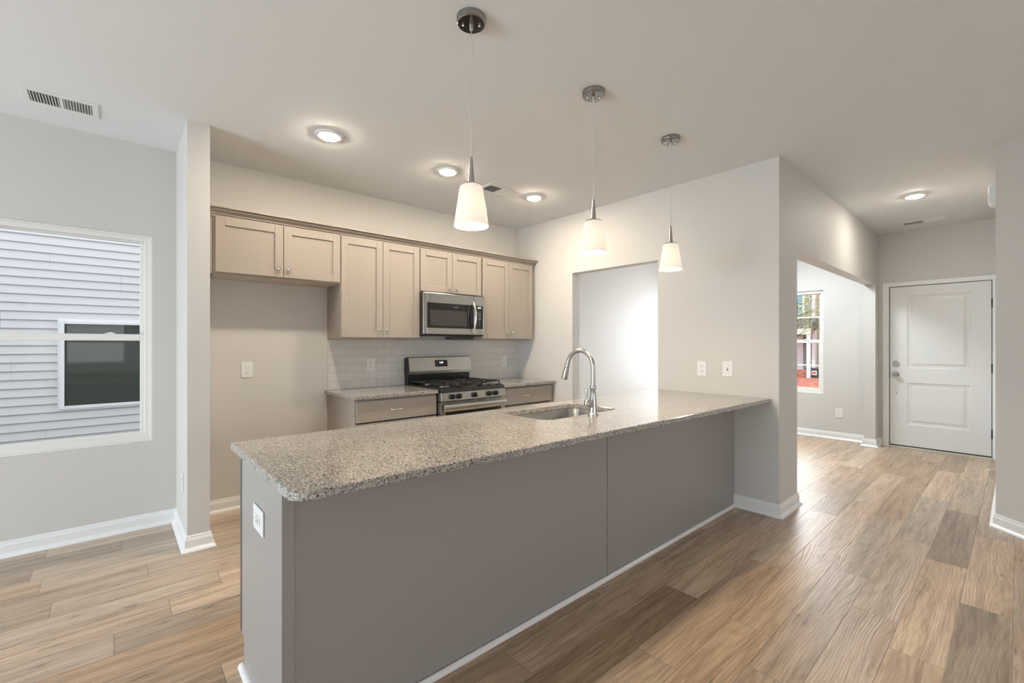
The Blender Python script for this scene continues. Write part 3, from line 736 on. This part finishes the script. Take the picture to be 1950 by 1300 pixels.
# ------------------------------------------------------------------ island
IX0, IX1, IYF, IYR = .391, XR-.001, 1.530, 2.125
isl = root('kitchen_island', (2.09, 1.81, 0), 'long greige kitchen island base with plain back panels under granite', 'island')
b = MB()
for ca, cb, zt_ in ((IX0+.012, 1.70, CT-.031), (1.70, 2.50, .64), (2.50, IX1, CT-.031)): b.box(ca, cb, IYF+.012, 2.060, 0, zt_); b.box(ca, cb, 2.060, IYR-.02, .135, zt_)
b.box(1.70, 2.50, IYF+.012, IYF+.03, .64, CT-.031)
b.obj('carcass', CABI, isl)
b = MB(); b.prism([(IYF+.0065, 0), (2.068, 0), (2.068, .128), (IYR-.020, .135), (IYR-.020, CT-.031), (IYF+.0065, CT-.031)], 0, IX0, IX0+.012)
ep = b.obj('end_panel', CABI, isl, bevel=.0015)
MB().box(IX0-.0005, IX0+.02, IYR-.020, IYR+.010, .140, CT-.033).obj('dark_edge_strip', EDGE, isl)
MB().box(IX0+.003, IX0+.02, 2.069, 2.083, .0, .122).obj('toe_kick_edge', EDGE, isl)
MB().box(IX0, IX0+.038, IYF-.006, IYF+.006, .0, CT-.031).obj('corner_post', CABI, isl, bevel=.001)
MB().box(IX0+.039, 2.0725, IYF, IYF+.012, .0, CT-.031).obj('back_panel', CABI, isl, bevel=.0015)
MB().box(2.0765, IX1, IYF, IYF+.012, .0, CT-.031).obj('back_panel', CABI, isl, bevel=.0015)
MB().box(2.0722, 2.0768, IYF+.004, IYF+.012, .02, CT-.031).obj('seam', EDGE, isl, bevel=.001)
SP = [(0, 0), (.016, 0), (.016, .006), (.013, .014), (.007, .018), (0, .019)]
b = MB(); b.sweep([(IX0, 2.034), (IX0, IYF-.006), (IX1-.03, IYF-.006)], SP, -1) if False else b.sweep([(IX1-.002, IYF), (IX0, IYF-.006), (IX0, 2.10)], SP, 1)
b.obj('shoe_moulding', TRIM, isl)
# kitchen side doors
xs = [.42, .80, 1.18, 1.73, 2.10, 2.49, 3.10, 3.42, 3.74]
for i, (a, c) in enumerate(zip(xs, xs[1:])):
    if i == 5:
        dw = MB().box(a+.004, c-.004, IYR-.02, IYR+.012, .14, .855).obj('dishwasher_door', STEEL, isl, bevel=.003)
        MB().tube([(a+.06, IYR+.045, .80), (c-.06, IYR+.045, .80)], .010, 12).box(a+.06, a+.08, IYR+.01, IYR+.045, .792, .808).box(c-.08, c-.06, IYR+.01, IYR+.045, .792, .808).obj('handle', STEEL, dw)
        continue
    q = MB(); y = IYR
    z0, z1 = .148, .850; st = .058
    q.box(a+.003, a+st, y-.02, y, z0, z1); q.box(c-st, c-.003, y-.02, y, z0, z1); q.box(a+st, c-st, y-.02, y, z0, z0+st); q.box(a+st, c-st, y-.02, y, z1-st, z1); q.box(a+st, c-st, y-.02, y-.011, z0+st, z1-st)
    do = q.obj('door', CABI, isl, bevel=.0018); knob(do, (c-.03) if i % 2 == 0 else (a+.03), y, .80, 1)

# island countertop with the sink cut-out
def rrect(x0, x1, y0, y1, rads, n=10):
    """corner radii order: (x0,y0),(x1,y0),(x1,y1),(x0,y1), counter-clockwise"""
    P = []
    for (cx, cy, sx, sy, r_, a0) in ((x0, y0, 1, 1, rads[0], 180), (x1, y0, -1, 1, rads[1], 270), (x1, y1, -1, -1, rads[2], 0), (x0, y1, 1, -1, rads[3], 90)):
        for i in range(n+1):
            a = R(a0+90*i/n); P.append((cx+sx*r_+r_*math.cos(a), cy+sy*r_+r_*math.sin(a)))
    return P
CX0, CX1, CY0, CY1 = .371, XR-.001, 1.257, 2.228
SX0, SX1, SY0, SY1 = 1.765, 2.440, 1.708, 2.098
def island_top():
    out = [(x, y+(.086*(CX1-x)/(CX1-CX0)*(1 if y < (CY0+CY1)/2 else 0))) for x, y in rrect(CX0, CX1, CY0, CY1, (.066, .003, .003, .004))]; inn = rrect(SX0, SX1, SY0, SY1, (.085, .06, .06, .05))
    bm = bmesh.new(); N = len(out)
    def loop(pts, z): return [bm.verts.new((x, y, z)) for x, y in pts]
    zt, zb = CT, CT-.030
    ch = .0035
    def inset(pts, d_):
        # shrink polygon towards inside by d_ using vertex normals
        R_ = []
        n = len(pts)
        for i in range(n):
            a, b_, c = Vector(pts[i-1]), Vector(pts[i]), Vector(pts[(i+1) % n])
            e1 = (b_-a); e2 = (c-b_)
            if e1.length < 1e-7: e1 = e2
            if e2.length < 1e-7: e2 = e1
            n1 = Vector((-e1.y, e1.x)).normalized(); n2 = Vector((-e2.y, e2.x)).normalized(); m_ = (n1+n2).normalized()
            R_.append(tuple(b_+m_*d_/max(.5, m_.dot(n1))))
        return R_
    o_t = loop(inset(out, ch), zt); o_m = loop(out, zt-ch); o_n = loop(out, zb+ch); o_b = loop(inset(out, ch), zb)
    i_t = loop(inset(inn, -ch), zt); i_m = loop(inn, zt-ch); i_n = loop(inn, zb)
    def skin(A, B):
        for i in range(N): bm.faces.new([A[i], A[(i+1) % N], B[(i+1) % N], B[i]])
    skin(o_m, o_t); skin(o_n, o_m); skin(o_b, o_n); skin(i_t, i_m); skin(i_m, i_n)
    q = N//4
    def ringface(O, I, up):
        # bridge outer and inner loops of equal count
        for i in range(N):
            f = [O[i], O[(i+1) % N], I[(i+1) % N], I[i]]
            bm.faces.new(f)
    ringface(o_t, i_t, True); ringface(o_b, i_n, False)
    bmesh.ops.recalc_face_normals(bm, faces=bm.faces)
    b = MB(); b.bm.free(); b.bm = bm
    return tag(b.obj('countertop', GRAN), 'long speckled granite island countertop with rounded front corner and sink cut-out', 'countertop')
island_top()
# sink bowl
def sink():
    r = root('kitchen_sink', ((SX0+SX1)/2, (SY0+SY1)/2, .66), 'stainless steel undermount sink set in the island countertop', 'sink')
    prof = [(.0, CT-.031), (.004, CT-.038), (.010, .700), (.022, .680), (.05, .668)]
    bm = bmesh.new(); prev = None; rings = []
    for ins, z in prof:
        rings.append([bm.verts.new((x, y, z)) for x, y in rrect(SX0-.006+ins, SX1+.006-ins, SY0-.006+ins, SY1+.006-ins, (.088, .065, .065, .055))])
    N = len(rings[0])
    fl = [bm.verts.new((x, y, CT-.031)) for x, y in rrect(SX0-.035, SX1+.035, SY0-.035, SY1+.035, (.1, .09, .09, .08))]
    rings.insert(0, fl)
    for A, B in zip(rings, rings[1:]):
        for i in range(N): bm.faces.new([A[i], A[(i+1) % N], B[(i+1) % N], B[i]])
    bm.faces.new(rings[-1])
    for f in bm.faces: f.smooth = True
    b = MB(); b.bm.free(); b.bm = bm; o = b.obj('bowl', SINKM, r, smooth=True)
    so = o.modifiers.new('thick', 'SOLIDIFY'); so.thickness = .0015; so.offset = -1
    MB().lathe([(.045, .6685), (.043, .672), (.030, .6715), (.028, .669)], ((SX0+SX1)/2, (SY0+SY1)/2+.03, 0), 28).obj('drain', NICKP, r, smooth=True)
sink()
# faucet
fx, fy = 2.105, 1.655
fr_ = root('faucet', (fx, fy, CT), 'brushed nickel gooseneck pull-down faucet standing in front of the island sink', 'faucet')
MB().lathe([(.030, CT), (.031, CT+.006), (.0285, CT+.011), (.026, CT+.013), (.0245, CT+.022), (.0235, CT+.06), (.0205, CT+.095), (.0165, CT+.125), (.0160, CT+.150), (.0185, CT+.156), (.0185, CT+.170), (.0165, CT+.174)], (fx, fy, 0), 36).obj('body', NICK, fr_, smooth=True)
pts = [(fx, fy, CT+.170), (fx, fy, 1.10), (fx, fy, 1.15)]; zc = 1.180; rr = .098
for i in range(0, 23):
    a = math.pi*(1-i/22*.93); pts.append((fx, fy+rr+rr*math.cos(a), zc+rr*math.sin(a)))
e = Vector(pts[-1]); dr_ = (Vector(pts[-1])-Vector(pts[-2])).normalized()
pts.append(tuple(e+dr_*.02))
MB().tube(pts, .0132, 20).obj('spout', NICK, fr_, smooth=True)
s0 = e+dr_*.012; dn = dr_
hd = MB().tube([s0, s0+dn*.004, s0+dn*.030, s0+dn*.034, s0+dn*.085, s0+dn*.096], [.0145, .0155, .0160, .0172, .0208, .0196], 24).obj('spray_head', NICK, fr_, smooth=True)
MB().lathe([(.0035, 0), (.0035, -.002)], (s0.x-.0150, s0.y+.0, s0.z-.018), 12, 0).obj('spray_button', DARK, hd)
MB().tube([(fx-.015, fy, CT+.058), (fx-.052, fy, CT+.076), (fx-.058, fy, CT+.078)], [.0145, .0150, .0125], 18).lathe([(.0165, CT+.066), (.0185, CT+.078), (.0150, CT+.092), (.008, CT+.098)], (fx-.056, fy, 0), 20).tube([(fx-.057, fy, CT+.088), (fx-.058, fy+.002, CT+.120), (fx-.060, fy+.004, CT+.158), (fx-.061, fy+.005, CT+.163)], [.0062, .0066, .0098, .0085], 14).obj('handle', NICK, fr_, smooth=True)

# ------------------------------------------------------------------ wall plates
def plate(name, c, nrm_, label, cat, group, w_=.083, h_=.127, horiz=False, kind='outlet'):
    """c = centre on the wall, nrm_ = outward normal 'x-','x+','y-','y+'"""
    r = root(name, c, label, cat, group); cx, cy, cz = c
    if horiz: w_, h_ = h_, w_
    def bx(b, a0, a1, t0, t1, z0, z1):
        sgn = -1 if nrm_[1] == '-' else 1
        if nrm_[0] == 'y': b.box(cx+a0, cx+a1, *sorted((cy+sgn*t0, cy+sgn*t1)), cz+z0, cz+z1)
        else: b.box(*sorted((cx+sgn*t0, cx+sgn*t1)), cy+a0, cy+a1, cz+z0, cz+z1)
    b = MB(); bx(b, -w_/2, w_/2, .0005, .006, -h_/2, h_/2); b.obj('cover_plate', PLAST, r, bevel=.0025)
    if kind == 'outlet':
        for s_ in (-1, 1):
            b = MB(); o_ = .020*s_
            if horiz: bx(b, o_-.014, o_+.014, .006, .0085, -.0165, .0165)
            else: bx(b, -.0165, .0165, .006, .0085, o_-.014, o_+.014)
            rc = b.obj('receptacle', PLAST, r, bevel=.002)
            b = MB()
            if horiz:
                bx(b, o_-.006, o_+.004, .0084, .0090, -.0075, -.0055); bx(b, o_-.005, o_+.003, .0084, .0090, .0055, .0075); bx(b, o_+.006, o_+.010, .0084, .0090, -.002, .002)
            else:
                bx(b, -.0075, -.0055, .0084, .0090, o_-.004, o_+.006); bx(b, .0055, .0075, .0084, .0090, o_-.003, o_+.005); bx(b, -.002, .002, .0084, .0090, o_-.010, o_-.006)
            b.obj('slots', SLOT, rc)
    elif kind == 'rocker':
        b = MB(); bx(b, -.0165, .0165, .006, .0095, -.033, .033); b.obj('rocker', PLAST, r, bevel=.0015)
    else:
        b = MB(); bx(b, -.0055, .0055, .006, .0072, -.0125, .0125); b.obj('switch_slot', SLOT, r)
        b = MB(); bx(b, -.004, .004, .006, .018, -.001, .012); b.obj('toggle', PLAST, r, bevel=.001)
    return r
plate('outlet_plate', (XR, 1.799, 1.106), 'x-', 'white duplex outlet on the right wall above the island, left of the switch', 'outlet', 'wall outlets')
plate('switch_plate', (XR, 1.583, 1.111), 'x-', 'white toggle switch on the right wall, right of the outlet above the island', 'light switch', None, kind='toggle')
plate('outlet_plate', (.808, YB, 1.108), 'y-', 'white duplex outlet on the wall of the empty fridge space', 'outlet', 'wall outlets')
plate('outlet_plate', (1.854, YB-.008, 1.115), 'y-', 'white duplex outlet on the tile backsplash left of the range', 'outlet', 'wall outlets')
plate('outlet_plate', (3.548, YB-.008, 1.103), 'y-', 'white duplex outlet on the tile backsplash right of the range', 'outlet', 'wall outlets')
plate('outlet_plate', (IX0, 1.810, .686), 'x-', 'white sideways outlet on the end panel of the island', 'outlet', 'wall outlets', w_=.088, h_=.142, horiz=True)
plate('outlet_plate', (XS1, 3.745, .385), 'x-', 'white outlet low on the left side of the stub wall', 'outlet', 'wall outlets')
plate('outlet_plate', (XF, 1.634, .361), 'x-', 'white outlet low on the wall beside the front room window', 'outlet', 'wall outlets')
plate('switch_plate', (7.375, YE, 1.085), 'y-', 'white rocker switch on the narrow wall beside the front door', 'light switch', None, kind='rocker')

# door chime and door stop
dc = root('door_chime', (5.19, YFO, 2.48), 'white rounded chime box high on the foyer wall edge', 'door chime')
MB().prism([(YFO, 2.405), (YFO, 2.562), (YFO+.030, 2.560), (YFO+.045, 2.545), (YFO+.050, 2.440), (YFO+.040, 2.412), (YFO+.02, 2.405)], 0, 5.10, 5.27).obj('cover', PLAST, dc, bevel=.006, seg=3)
ds = root('door_stop', (6.55, YFO+.013, .062), 'small white-tipped spring door stop on the foyer baseboard', 'door stop')
MB().tube([(6.55, YFO+.014, .062), (6.55, YFO+.075, .060)], .004, 10).lathe([(.010, .013), (.010, .018)], (6.55, YFO, .062), 14, 1).obj('spring', NICKP, ds, smooth=True)
MB().tube([(6.55, YFO+.075, .060), (6.55, YFO+.090, .060)], .0075, 12).obj('tip', PLAST, ds, smooth=True)

# ------------------------------------------------------------------ ceiling lights
def pendant(x, y, label):
    r = root('pendant_light', (x, y, 1.83), label, 'pendant light', 'pendant lights over the island')
    cn = MB().lathe([(.064, H-.001), (.064, H-.016), (.062, H-.020), (.062, H-.026), (.058, H-.030), (.010, H-.031)], (x, y, 0), 40).obj('canopy', CANM, r, smooth=True)
    MB().lathe([(.0085, H-.030), (.0085, H-.052), (.006, H-.058)], (x, y, 0), 16).obj('cord_grip', NICK, cn, smooth=True)
    for s_ in (-1, 1): MB().lathe([(.0045, H-.031), (.005, H-.037), (.003, H-.040)], (x+.028*s_, y-.022*s_, 0), 12).obj('screw', NICKP, cn, smooth=True)
    zs = H-.056; zt = 2.130; pts = []
    for i in range(13):
        t = i/12; pts.append((x+.0030*math.sin(t*7.0+x)*math.sin(math.pi*t), y, zs+(zt-zs)*t))
    MB().tube(pts, .0017, 8).obj('cord', CORD, r, smooth=True)
    MB().lathe([(.0165, 2.016), (.0130, 2.034), (.0085, 2.10), (.0058, 2.134), (.003, 2.136)], (x, y, 0), 24).obj('stem', NICK, r, smooth=True)
    MB().lathe([(.046, 2.0095), (.040, 2.0145), (.018, 2.0175)], (x, y, 0), 32).obj('shade_cap', NICK, r, smooth=True)
    prof = [(.018, 2.0085), (.042, 2.0075), (.0485, 2.003), (.0515, 1.994), (.0755, 1.835), (.0765, 1.832), (.0745, 1.831), (.0735, 1.836), (.0495, 1.992), (.0465, 2.000), (.040, 2.004), (.018, 2.005)]
    MB().lathe(prof, (x, y, 0), 48, capb=False, capt=False).obj('lamp_shade', OPAL, r, smooth=True)
    MB().lathe([(.004, 1.858), (.018, 1.862), (.028, 1.876), (.031, 1.892), (.028, 1.908), (.018, 1.930), (.013, 1.950)], (x, y, 0), 24).obj('bulb', BULB, r, smooth=True)
    MB().lathe([(.016, 1.950), (.016, 2.004)], (x, y, 0), 16).obj('socket', PLAST, r, smooth=True)
pendant(1.168, 1.585, 'nearest and leftmost of the three pendants, nickel canopy and frosted shade')
pendant(2.026, 1.590, 'middle one of the three white glass pendants over the island')
pendant(2.885, 1.595, 'farthest and rightmost of the three pendants, close to the wall')
def downlight(x, y, m, label):
    r = root('recessed_light', (x, y, H), label, 'ceiling light', 'recessed disc lights')
    MB().lathe([(.092, H-.0005), (.092, H-.006), (.086, H-.011), (.064, H-.013), (.062, H-.010)], (x, y, 0), 40, capt=False).obj('trim_ring', PLAST, r, smooth=True)
    MB().lathe([(.0625, H-.0125), (.0590, H-.0178), (.047, H-.0205), (.02, H-.0215)], (x, y, 0), 40).obj('lens', m, r, smooth=True)
downlight(1.10, 3.12, LENS, 'lit recessed light over the left end of the kitchen, nearest the stub wall')
downlight(2.06, 3.12, LENS, 'lit recessed light in the kitchen ceiling in front of the microwave')
downlight(3.055, 3.12, LENS, 'lit recessed light nearest the right corner of the kitchen')
downlight(5.755, .655, LENSF, 'lit recessed light in the foyer ceiling in front of the door')

# ------------------------------------------------------------------ vents
def vent(x0, x1, y0, y1, slats_axis, label, halves, n=11, tilt=35, dark=(1, 1)):
    r = root('air_vent', ((x0+x1)/2, (y0+y1)/2, H), label, 'vent', 'ceiling vents')
    mg = .030; b = MB(); z0 = H-.007
    b.box(x0, x1, y0, y0+mg, z0, H); b.box(x0, x1, y1-mg, y1, z0, H); b.box(x0, x0+mg, y0+mg, y1-mg, z0, H); b.box(x1-mg, x1, y0+mg, y1-mg, z0, H)
    if halves == 'x': xm = (x0+x1)/2; b.box(xm-.008, xm+.008, y0+mg, y1-mg, z0, H)
    else: ym = (y0+y1)/2; b.box(x0+mg, x1-mg, ym-.008, ym+.008, z0, H)
    b.obj('frame', PLAST, r, bevel=.002)
    MB().box(x0+mg*.9, x1-mg*.9, y0+mg*.9, y1-mg*.9, H-.0012, H-.0002).obj('duct_opening', VENTDK, r)
    secs = [(x0+mg, (x0+x1)/2-.008, y0+mg, y1-mg), ((x0+x1)/2+.008, x1-mg, y0+mg, y1-mg)] if halves == 'x' else [(x0+mg, x1-mg, y0+mg, (y0+y1)/2-.008), (x0+mg, x1-mg, (y0+y1)/2+.008, y1-mg)]
    for si, (a, c, e_, f_) in enumerate(secs):
        b = MB(); sg = 1 if si == 0 else -1
        for i in range(n):
            if slats_axis == 'y':   # slats run along y, spaced along x
                xc = a+(c-a)*(i+.5)/n; hw = (c-a)/n*.42
                b.box(xc-hw, xc+hw, e_, f_, H-.0042, H-.0034, Matrix.Rotation(R(tilt*sg), 3, 'Y'))
            else:
                yc = e_+(f_-e_)*(i+.5)/n; hw = (f_-e_)/n*.42
                b.box(a, c, yc-hw, yc+hw, H-.0042, H-.0034, Matrix.Rotation(R(tilt*sg), 3, 'X'))
        b.obj('louvres', PLAST, r)
vent(-.395, -.070, 3.640, 3.852, 'y', 'white ceiling vent with two rows of slats above the window', 'x', 10, 50)
vent(2.495, 2.840, 3.100, 3.300, 'x', 'square white ceiling vent between two kitchen recessed lights', 'x', 10, 32)
vent(6.93, 7.13, .52, .93, 'y', 'white ceiling vent above the front door', 'y', 9, 32)

# ------------------------------------------------------------------ outside, left: neighbouring house
def siding_rows(b, x0, x1, z0, z1, y, face, ex=.1016, phase=0.0, lap=.020, axis='y'):
    """clapboard courses on plane y, facing sign face"""
    k = math.floor((z0-phase)/ex)
    while phase+k*ex < z1:
        a, c = max(z0, phase+k*ex), min(z1, phase+(k+1)*ex)
        k += 1
        if c-a < .004: continue
        P = [(y, a), (y+face*lap, a), (y+face*lap, a+.004), (y+face*.002, c), (y, c)]
        if axis == 'y': b.prism(P, 0, x0, x1)
        else: b.prism(P, 1, x0, x1)
YN = 7.8; nh = root('neighbour_house', (0, YN+.1, -.3), 'neighbouring house wall in pale grey lap siding outside the left window', 'house')
PH = 2.519 % .1016
b = MB(); nw = (-.470, .62, .540, 1.575)
ny = YN
siding_rows(b, -6, nw[0]-.045, -.3, 5.6, ny, -1, phase=PH); siding_rows(b, nw[1]+.045, 7, -.3, 5.6, ny, -1, phase=PH)
siding_rows(b, nw[0]-.045, nw[1]+.045, -.3, nw[2]-.045, ny, -1, phase=PH); siding_rows(b, nw[0]-.045, nw[1]+.045, nw[3]+.045, 5.6, ny, -1, phase=PH)
b.box(-6, 7, ny, ny+.1, -.3, 5.6)
b.obj('siding', SIDING, nh)
b = MB()
for x, za, n in ((-.585, 2.396, 2), (.065, 2.192, 2), (-.985, 1.685, 2), (-.905, 1.075, 2), (-.620, .262, 2), (-1.9, 1.9, 2), (1.4, 2.1, 2)):
    k0 = round((za-PH)/.1016)
    for k in range(k0-n+1, k0+1):
        a_, c_ = PH+.1016*(k-1)+.003, PH+.1016*k
        b.prism([(ny-.0208, a_), (ny-.0028, c_), (ny, c_), (ny, a_)], 0, x, x+.0035)
b.obj('siding_joint', mat('siding_joint', (.42, .43, .46, 1), .6), nh)
b = MB(); o1, o2 = .048, .0
for (ins, t) in ((-.048, .030), (-.028, .042)):
    b.prism([(nw[0]+ins, nw[2]+ins), (nw[1]-ins, nw[2]+ins), (nw[1]-ins, nw[3]-ins), (nw[0]+ins, nw[3]-ins), (nw[0]+ins, nw[2]+ins+.0005), (nw[0]+.01, nw[2]+.01), (nw[0]+.01, nw[3]-.01), (nw[1]-.01, nw[3]-.01), (nw[1]-.01, nw[2]+.01), (nw[0]+.01, nw[2]+.0099)], 1, ny-t, ny) if False else None
    b.box(nw[0]+ins, nw[0]+.012, ny-t, ny, nw[2]+ins, nw[3]-ins); b.box(nw[1]-.012, nw[1]-ins, ny-t, ny, nw[2]+ins, nw[3]-ins)
    b.box(nw[0]+.012, nw[1]-.012, ny-t, ny, nw[2]+ins, nw[2]+.012); b.box(nw[0]+.012, nw[1]-.012, ny-t, ny, nw[3]-.012, nw[3]-ins)
wf = b.obj('window_frame', EXTW, nh, bevel=.004)
MB().box(nw[0]+.01, nw[1]-.01, ny-.014, ny-.004, nw[2]+.01, nw[3]-.01).obj('window_pane', DKG, wf)
# our own outside wall, mirrored in that pane
b = MB(); ye = YB+.15
siding_rows(b, -4.8, W1[0]-.05, -.3, H+.2, ye, 1, phase=.02); siding_rows(b, W1[1]+.05, 7.6, -.3, H+.2, ye, 1, phase=.02)
siding_rows(b, W1[0]-.05, W1[1]+.05, -.3, W1[2]-.05, ye, 1, phase=.02); siding_rows(b, W1[0]-.05, W1[1]+.05, W1[3]+.05, H+.2, ye, 1, phase=.02)
tag(b.obj('wall_exterior', SIDING), kind='structure')
b = MB(); b.box(W1[0]-.05, W1[0], ye, ye+.03, W1[2]-.05, W1[3]+.05).box(W1[1], W1[1]+.05, ye, ye+.03, W1[2]-.05, W1[3]+.05).box(W1[0], W1[1], ye, ye+.03, W1[2]-.05, W1[2]).box(W1[0], W1[1], ye, ye+.03, W1[3], W1[3]+.05)
tag(b.obj('trim_1', EXTW), kind='structure')

# ------------------------------------------------------------------ outside, front: street side seen through window_2
GZ = -.35
tag(MB().box(-20, 8.2, -20, 30, GZ-.1, GZ).obj('ground', mat('gravel_ground', (.30, .30, .28, 1), .9)), kind='structure')
tag(MB().box(8.2, 45, -20, 30, GZ-.1, GZ).obj('ground', MULCH), kind='structure')
XH = 27.0
hs = root('street_house', (XH+2, 7.5, GZ), 'grey and tan sided house with white trim, seen through the front room window', 'house')
b = MB(); siding_rows(b, 1.5, 6.90, GZ, 6.5, XH, -1, ex=.15, lap=.02, axis='x'); b.box(XH, XH+.2, 1.5, 6.90, GZ, 6.5); b.obj('tan_siding', SIDTAN, hs)
b = MB(); b.box(XH-.3, XH+.2, 6.97, 13, 2.55, 6.5)
for i in range(20): b.box(XH-.325, XH-.3, 7.16+.3*i, 7.20+.3*i, 2.55, 6.5)
b.obj('board_siding', SIDGREY, hs)
b = MB(); siding_rows(b, 7.12, 13, GZ, 2.1, XH+.25, -1, ex=.13, lap=.02, axis='x'); b.box(XH+.25, XH+.4, 7.05, 13, GZ, 2.6); b.obj('porch_wall', SIDGREY, hs)
b = MB(); b.prism([(XH-1.6, 2.02), (XH-1.6, 2.10), (XH-.28, 2.66), (XH-.28, 2.02)], 1, 6.72, 13); b.obj('porch_roof', SHING, hs)
b = MB(); b.box(XH-1.62, XH-1.5, 6.70, 13, 1.78, 2.06); b.obj('porch_beam', EXTW, hs)
b = MB(); b.box(XH-.35, XH+.1, 6.84, 6.97, GZ, 6.5); b.obj('corner_trim', EXTW, hs)
b = MB(); b.box(XH-1.60, XH-1.45, 6.72, 6.87, GZ, 1.80); b.obj('porch_column', EXTW, hs)
b = MB(); b.box(XH-.36, XH-.29, 7.29, 7.39, 2.70, 3.95).box(XH-.36, XH-.29, 8.4, 8.5, 2.70, 3.95).box(XH-.36, XH-.29, 7.38, 8.42, 3.83, 3.95).box(XH-.36, XH-.29, 7.38, 8.42, 2.60, 2.76).box(XH-.35, XH-.29, 7.38, 8.42, 3.24, 3.30)
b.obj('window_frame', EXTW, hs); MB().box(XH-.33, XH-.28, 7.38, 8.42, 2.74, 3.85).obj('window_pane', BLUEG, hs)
b = MB(); b.box(XH+.18, XH+.26, 7.50, 8.60, GZ+.05, 1.75); b.obj('front_door', EXTW, hs)
MB().lathe([(.07, 1.32), (.09, 1.34), (.09, 1.55), (.03, 1.62)], (XH+.12, 7.36, 0), 12).obj('porch_lamp', BLK, hs)
tag(MB().prism([(26.5, GZ), (27.3, GZ), (27.3, -.05), (27.0, -.05)], 1, -5, 20).obj('ground_bank', MULCH), kind='structure')
ub = root('utility_box', (26.0, 6.9, GZ), 'dark green ground utility box with a white label on red mulch', 'utility box')
def at_dir(u, X):   # world Y seen at pixel column u on plane x=X
    a = R(YAW); r_ = (u-975)/F_PX; return X*(math.sin(a)-r_*math.cos(a))/(math.cos(a)+r_*math.sin(a))
UX = 25.7; uy0, uy1 = at_dir(1563, UX), at_dir(1535, UX)
b = MB(); b.box(UX, UX+.7, uy0, uy1, GZ, .05); b.prism([(UX-.03, .05), (UX+.73, .05), (UX+.68, .10), (UX+.02, .10)], 1, uy0-.02, uy1+.02); b.obj('cabinet', BOXG, ub, bevel=.01)
MB().box(UX-.006, UX, at_dir(1555.5, UX), at_dir(1545.5, UX), -.22, .0).obj('warning_label', EXTW, ub)
MB().box(UX-.010, UX-.005, at_dir(1554, UX), at_dir(1547, UX), -.16, -.07).obj('label_print', mat('label_red', (.5, .1, .08, 1), .6), ub)
py = at_dir(1563, 20.7); MB().box(20.7, 20.82, py-.10, py+.03, GZ, .08).lathe([(.06, .08), (.05, .12)], (20.76, py-.035, 0), 12).obj('utility_pedestal', CREAM)
tag(bpy.data.objects['utility_pedestal'], 'small cream utility pedestal standing right of the green box outside', 'pedestal')
def tree():
    TX, TY = 13.2, at_dir(1512, 13.2)
    r = root('young_tree', (TX, TY, GZ), 'young yellow-green leafing tree outside the front window', 'tree')
    rnd = random.Random(3); b = MB(); lf = MB()
    b.tube([(TX, TY, GZ), (TX+.03, TY, 1.2), (TX, TY-.05, 2.2), (TX+.05, TY, 3.6)], [.06, .05, .04, .015], 8)
    for i in range(60):
        z = rnd.uniform(1.35, 3.3); ang = rnd.uniform(0, 2*math.pi); L = rnd.uniform(.5, 1.25)
        p0_ = Vector((TX, TY-.03, z)); p1_ = p0_+Vector((math.cos(ang)*L*.5, math.sin(ang)*L*.5, L*.22)); p2_ = p0_+Vector((math.cos(ang)*L, math.sin(ang)*L, L*.30+rnd.uniform(-.25, .15)))
        b.tube([p0_, p1_, p2_], [.007, .005, .002], 5)
        for q in range(130):
            t = rnd.uniform(.15, 1.05); c = p0_.lerp(p1_, t*2) if t < .5 else p1_.lerp(p2_, (t-.5)*2)
            c = c+Vector((rnd.gauss(0, .085), rnd.gauss(0, .085), rnd.gauss(0, .09)))
            s_ = rnd.uniform(.009, .021); u_ = Vector((rnd.gauss(0, 1), rnd.gauss(0, 1), rnd.gauss(0, 1))).normalized(); v_ = u_.orthogonal().normalized()
            vs = [lf.bm.verts.new(c+u_*s_), lf.bm.verts.new(c+v_*s_*.5), lf.bm.verts.new(c-u_*s_), lf.bm.verts.new(c-v_*s_*.5)]
            lf.bm.faces.new(vs)
    b.obj('branches', BARK, r); lf.obj('foliage', LEAF, r)
tree()
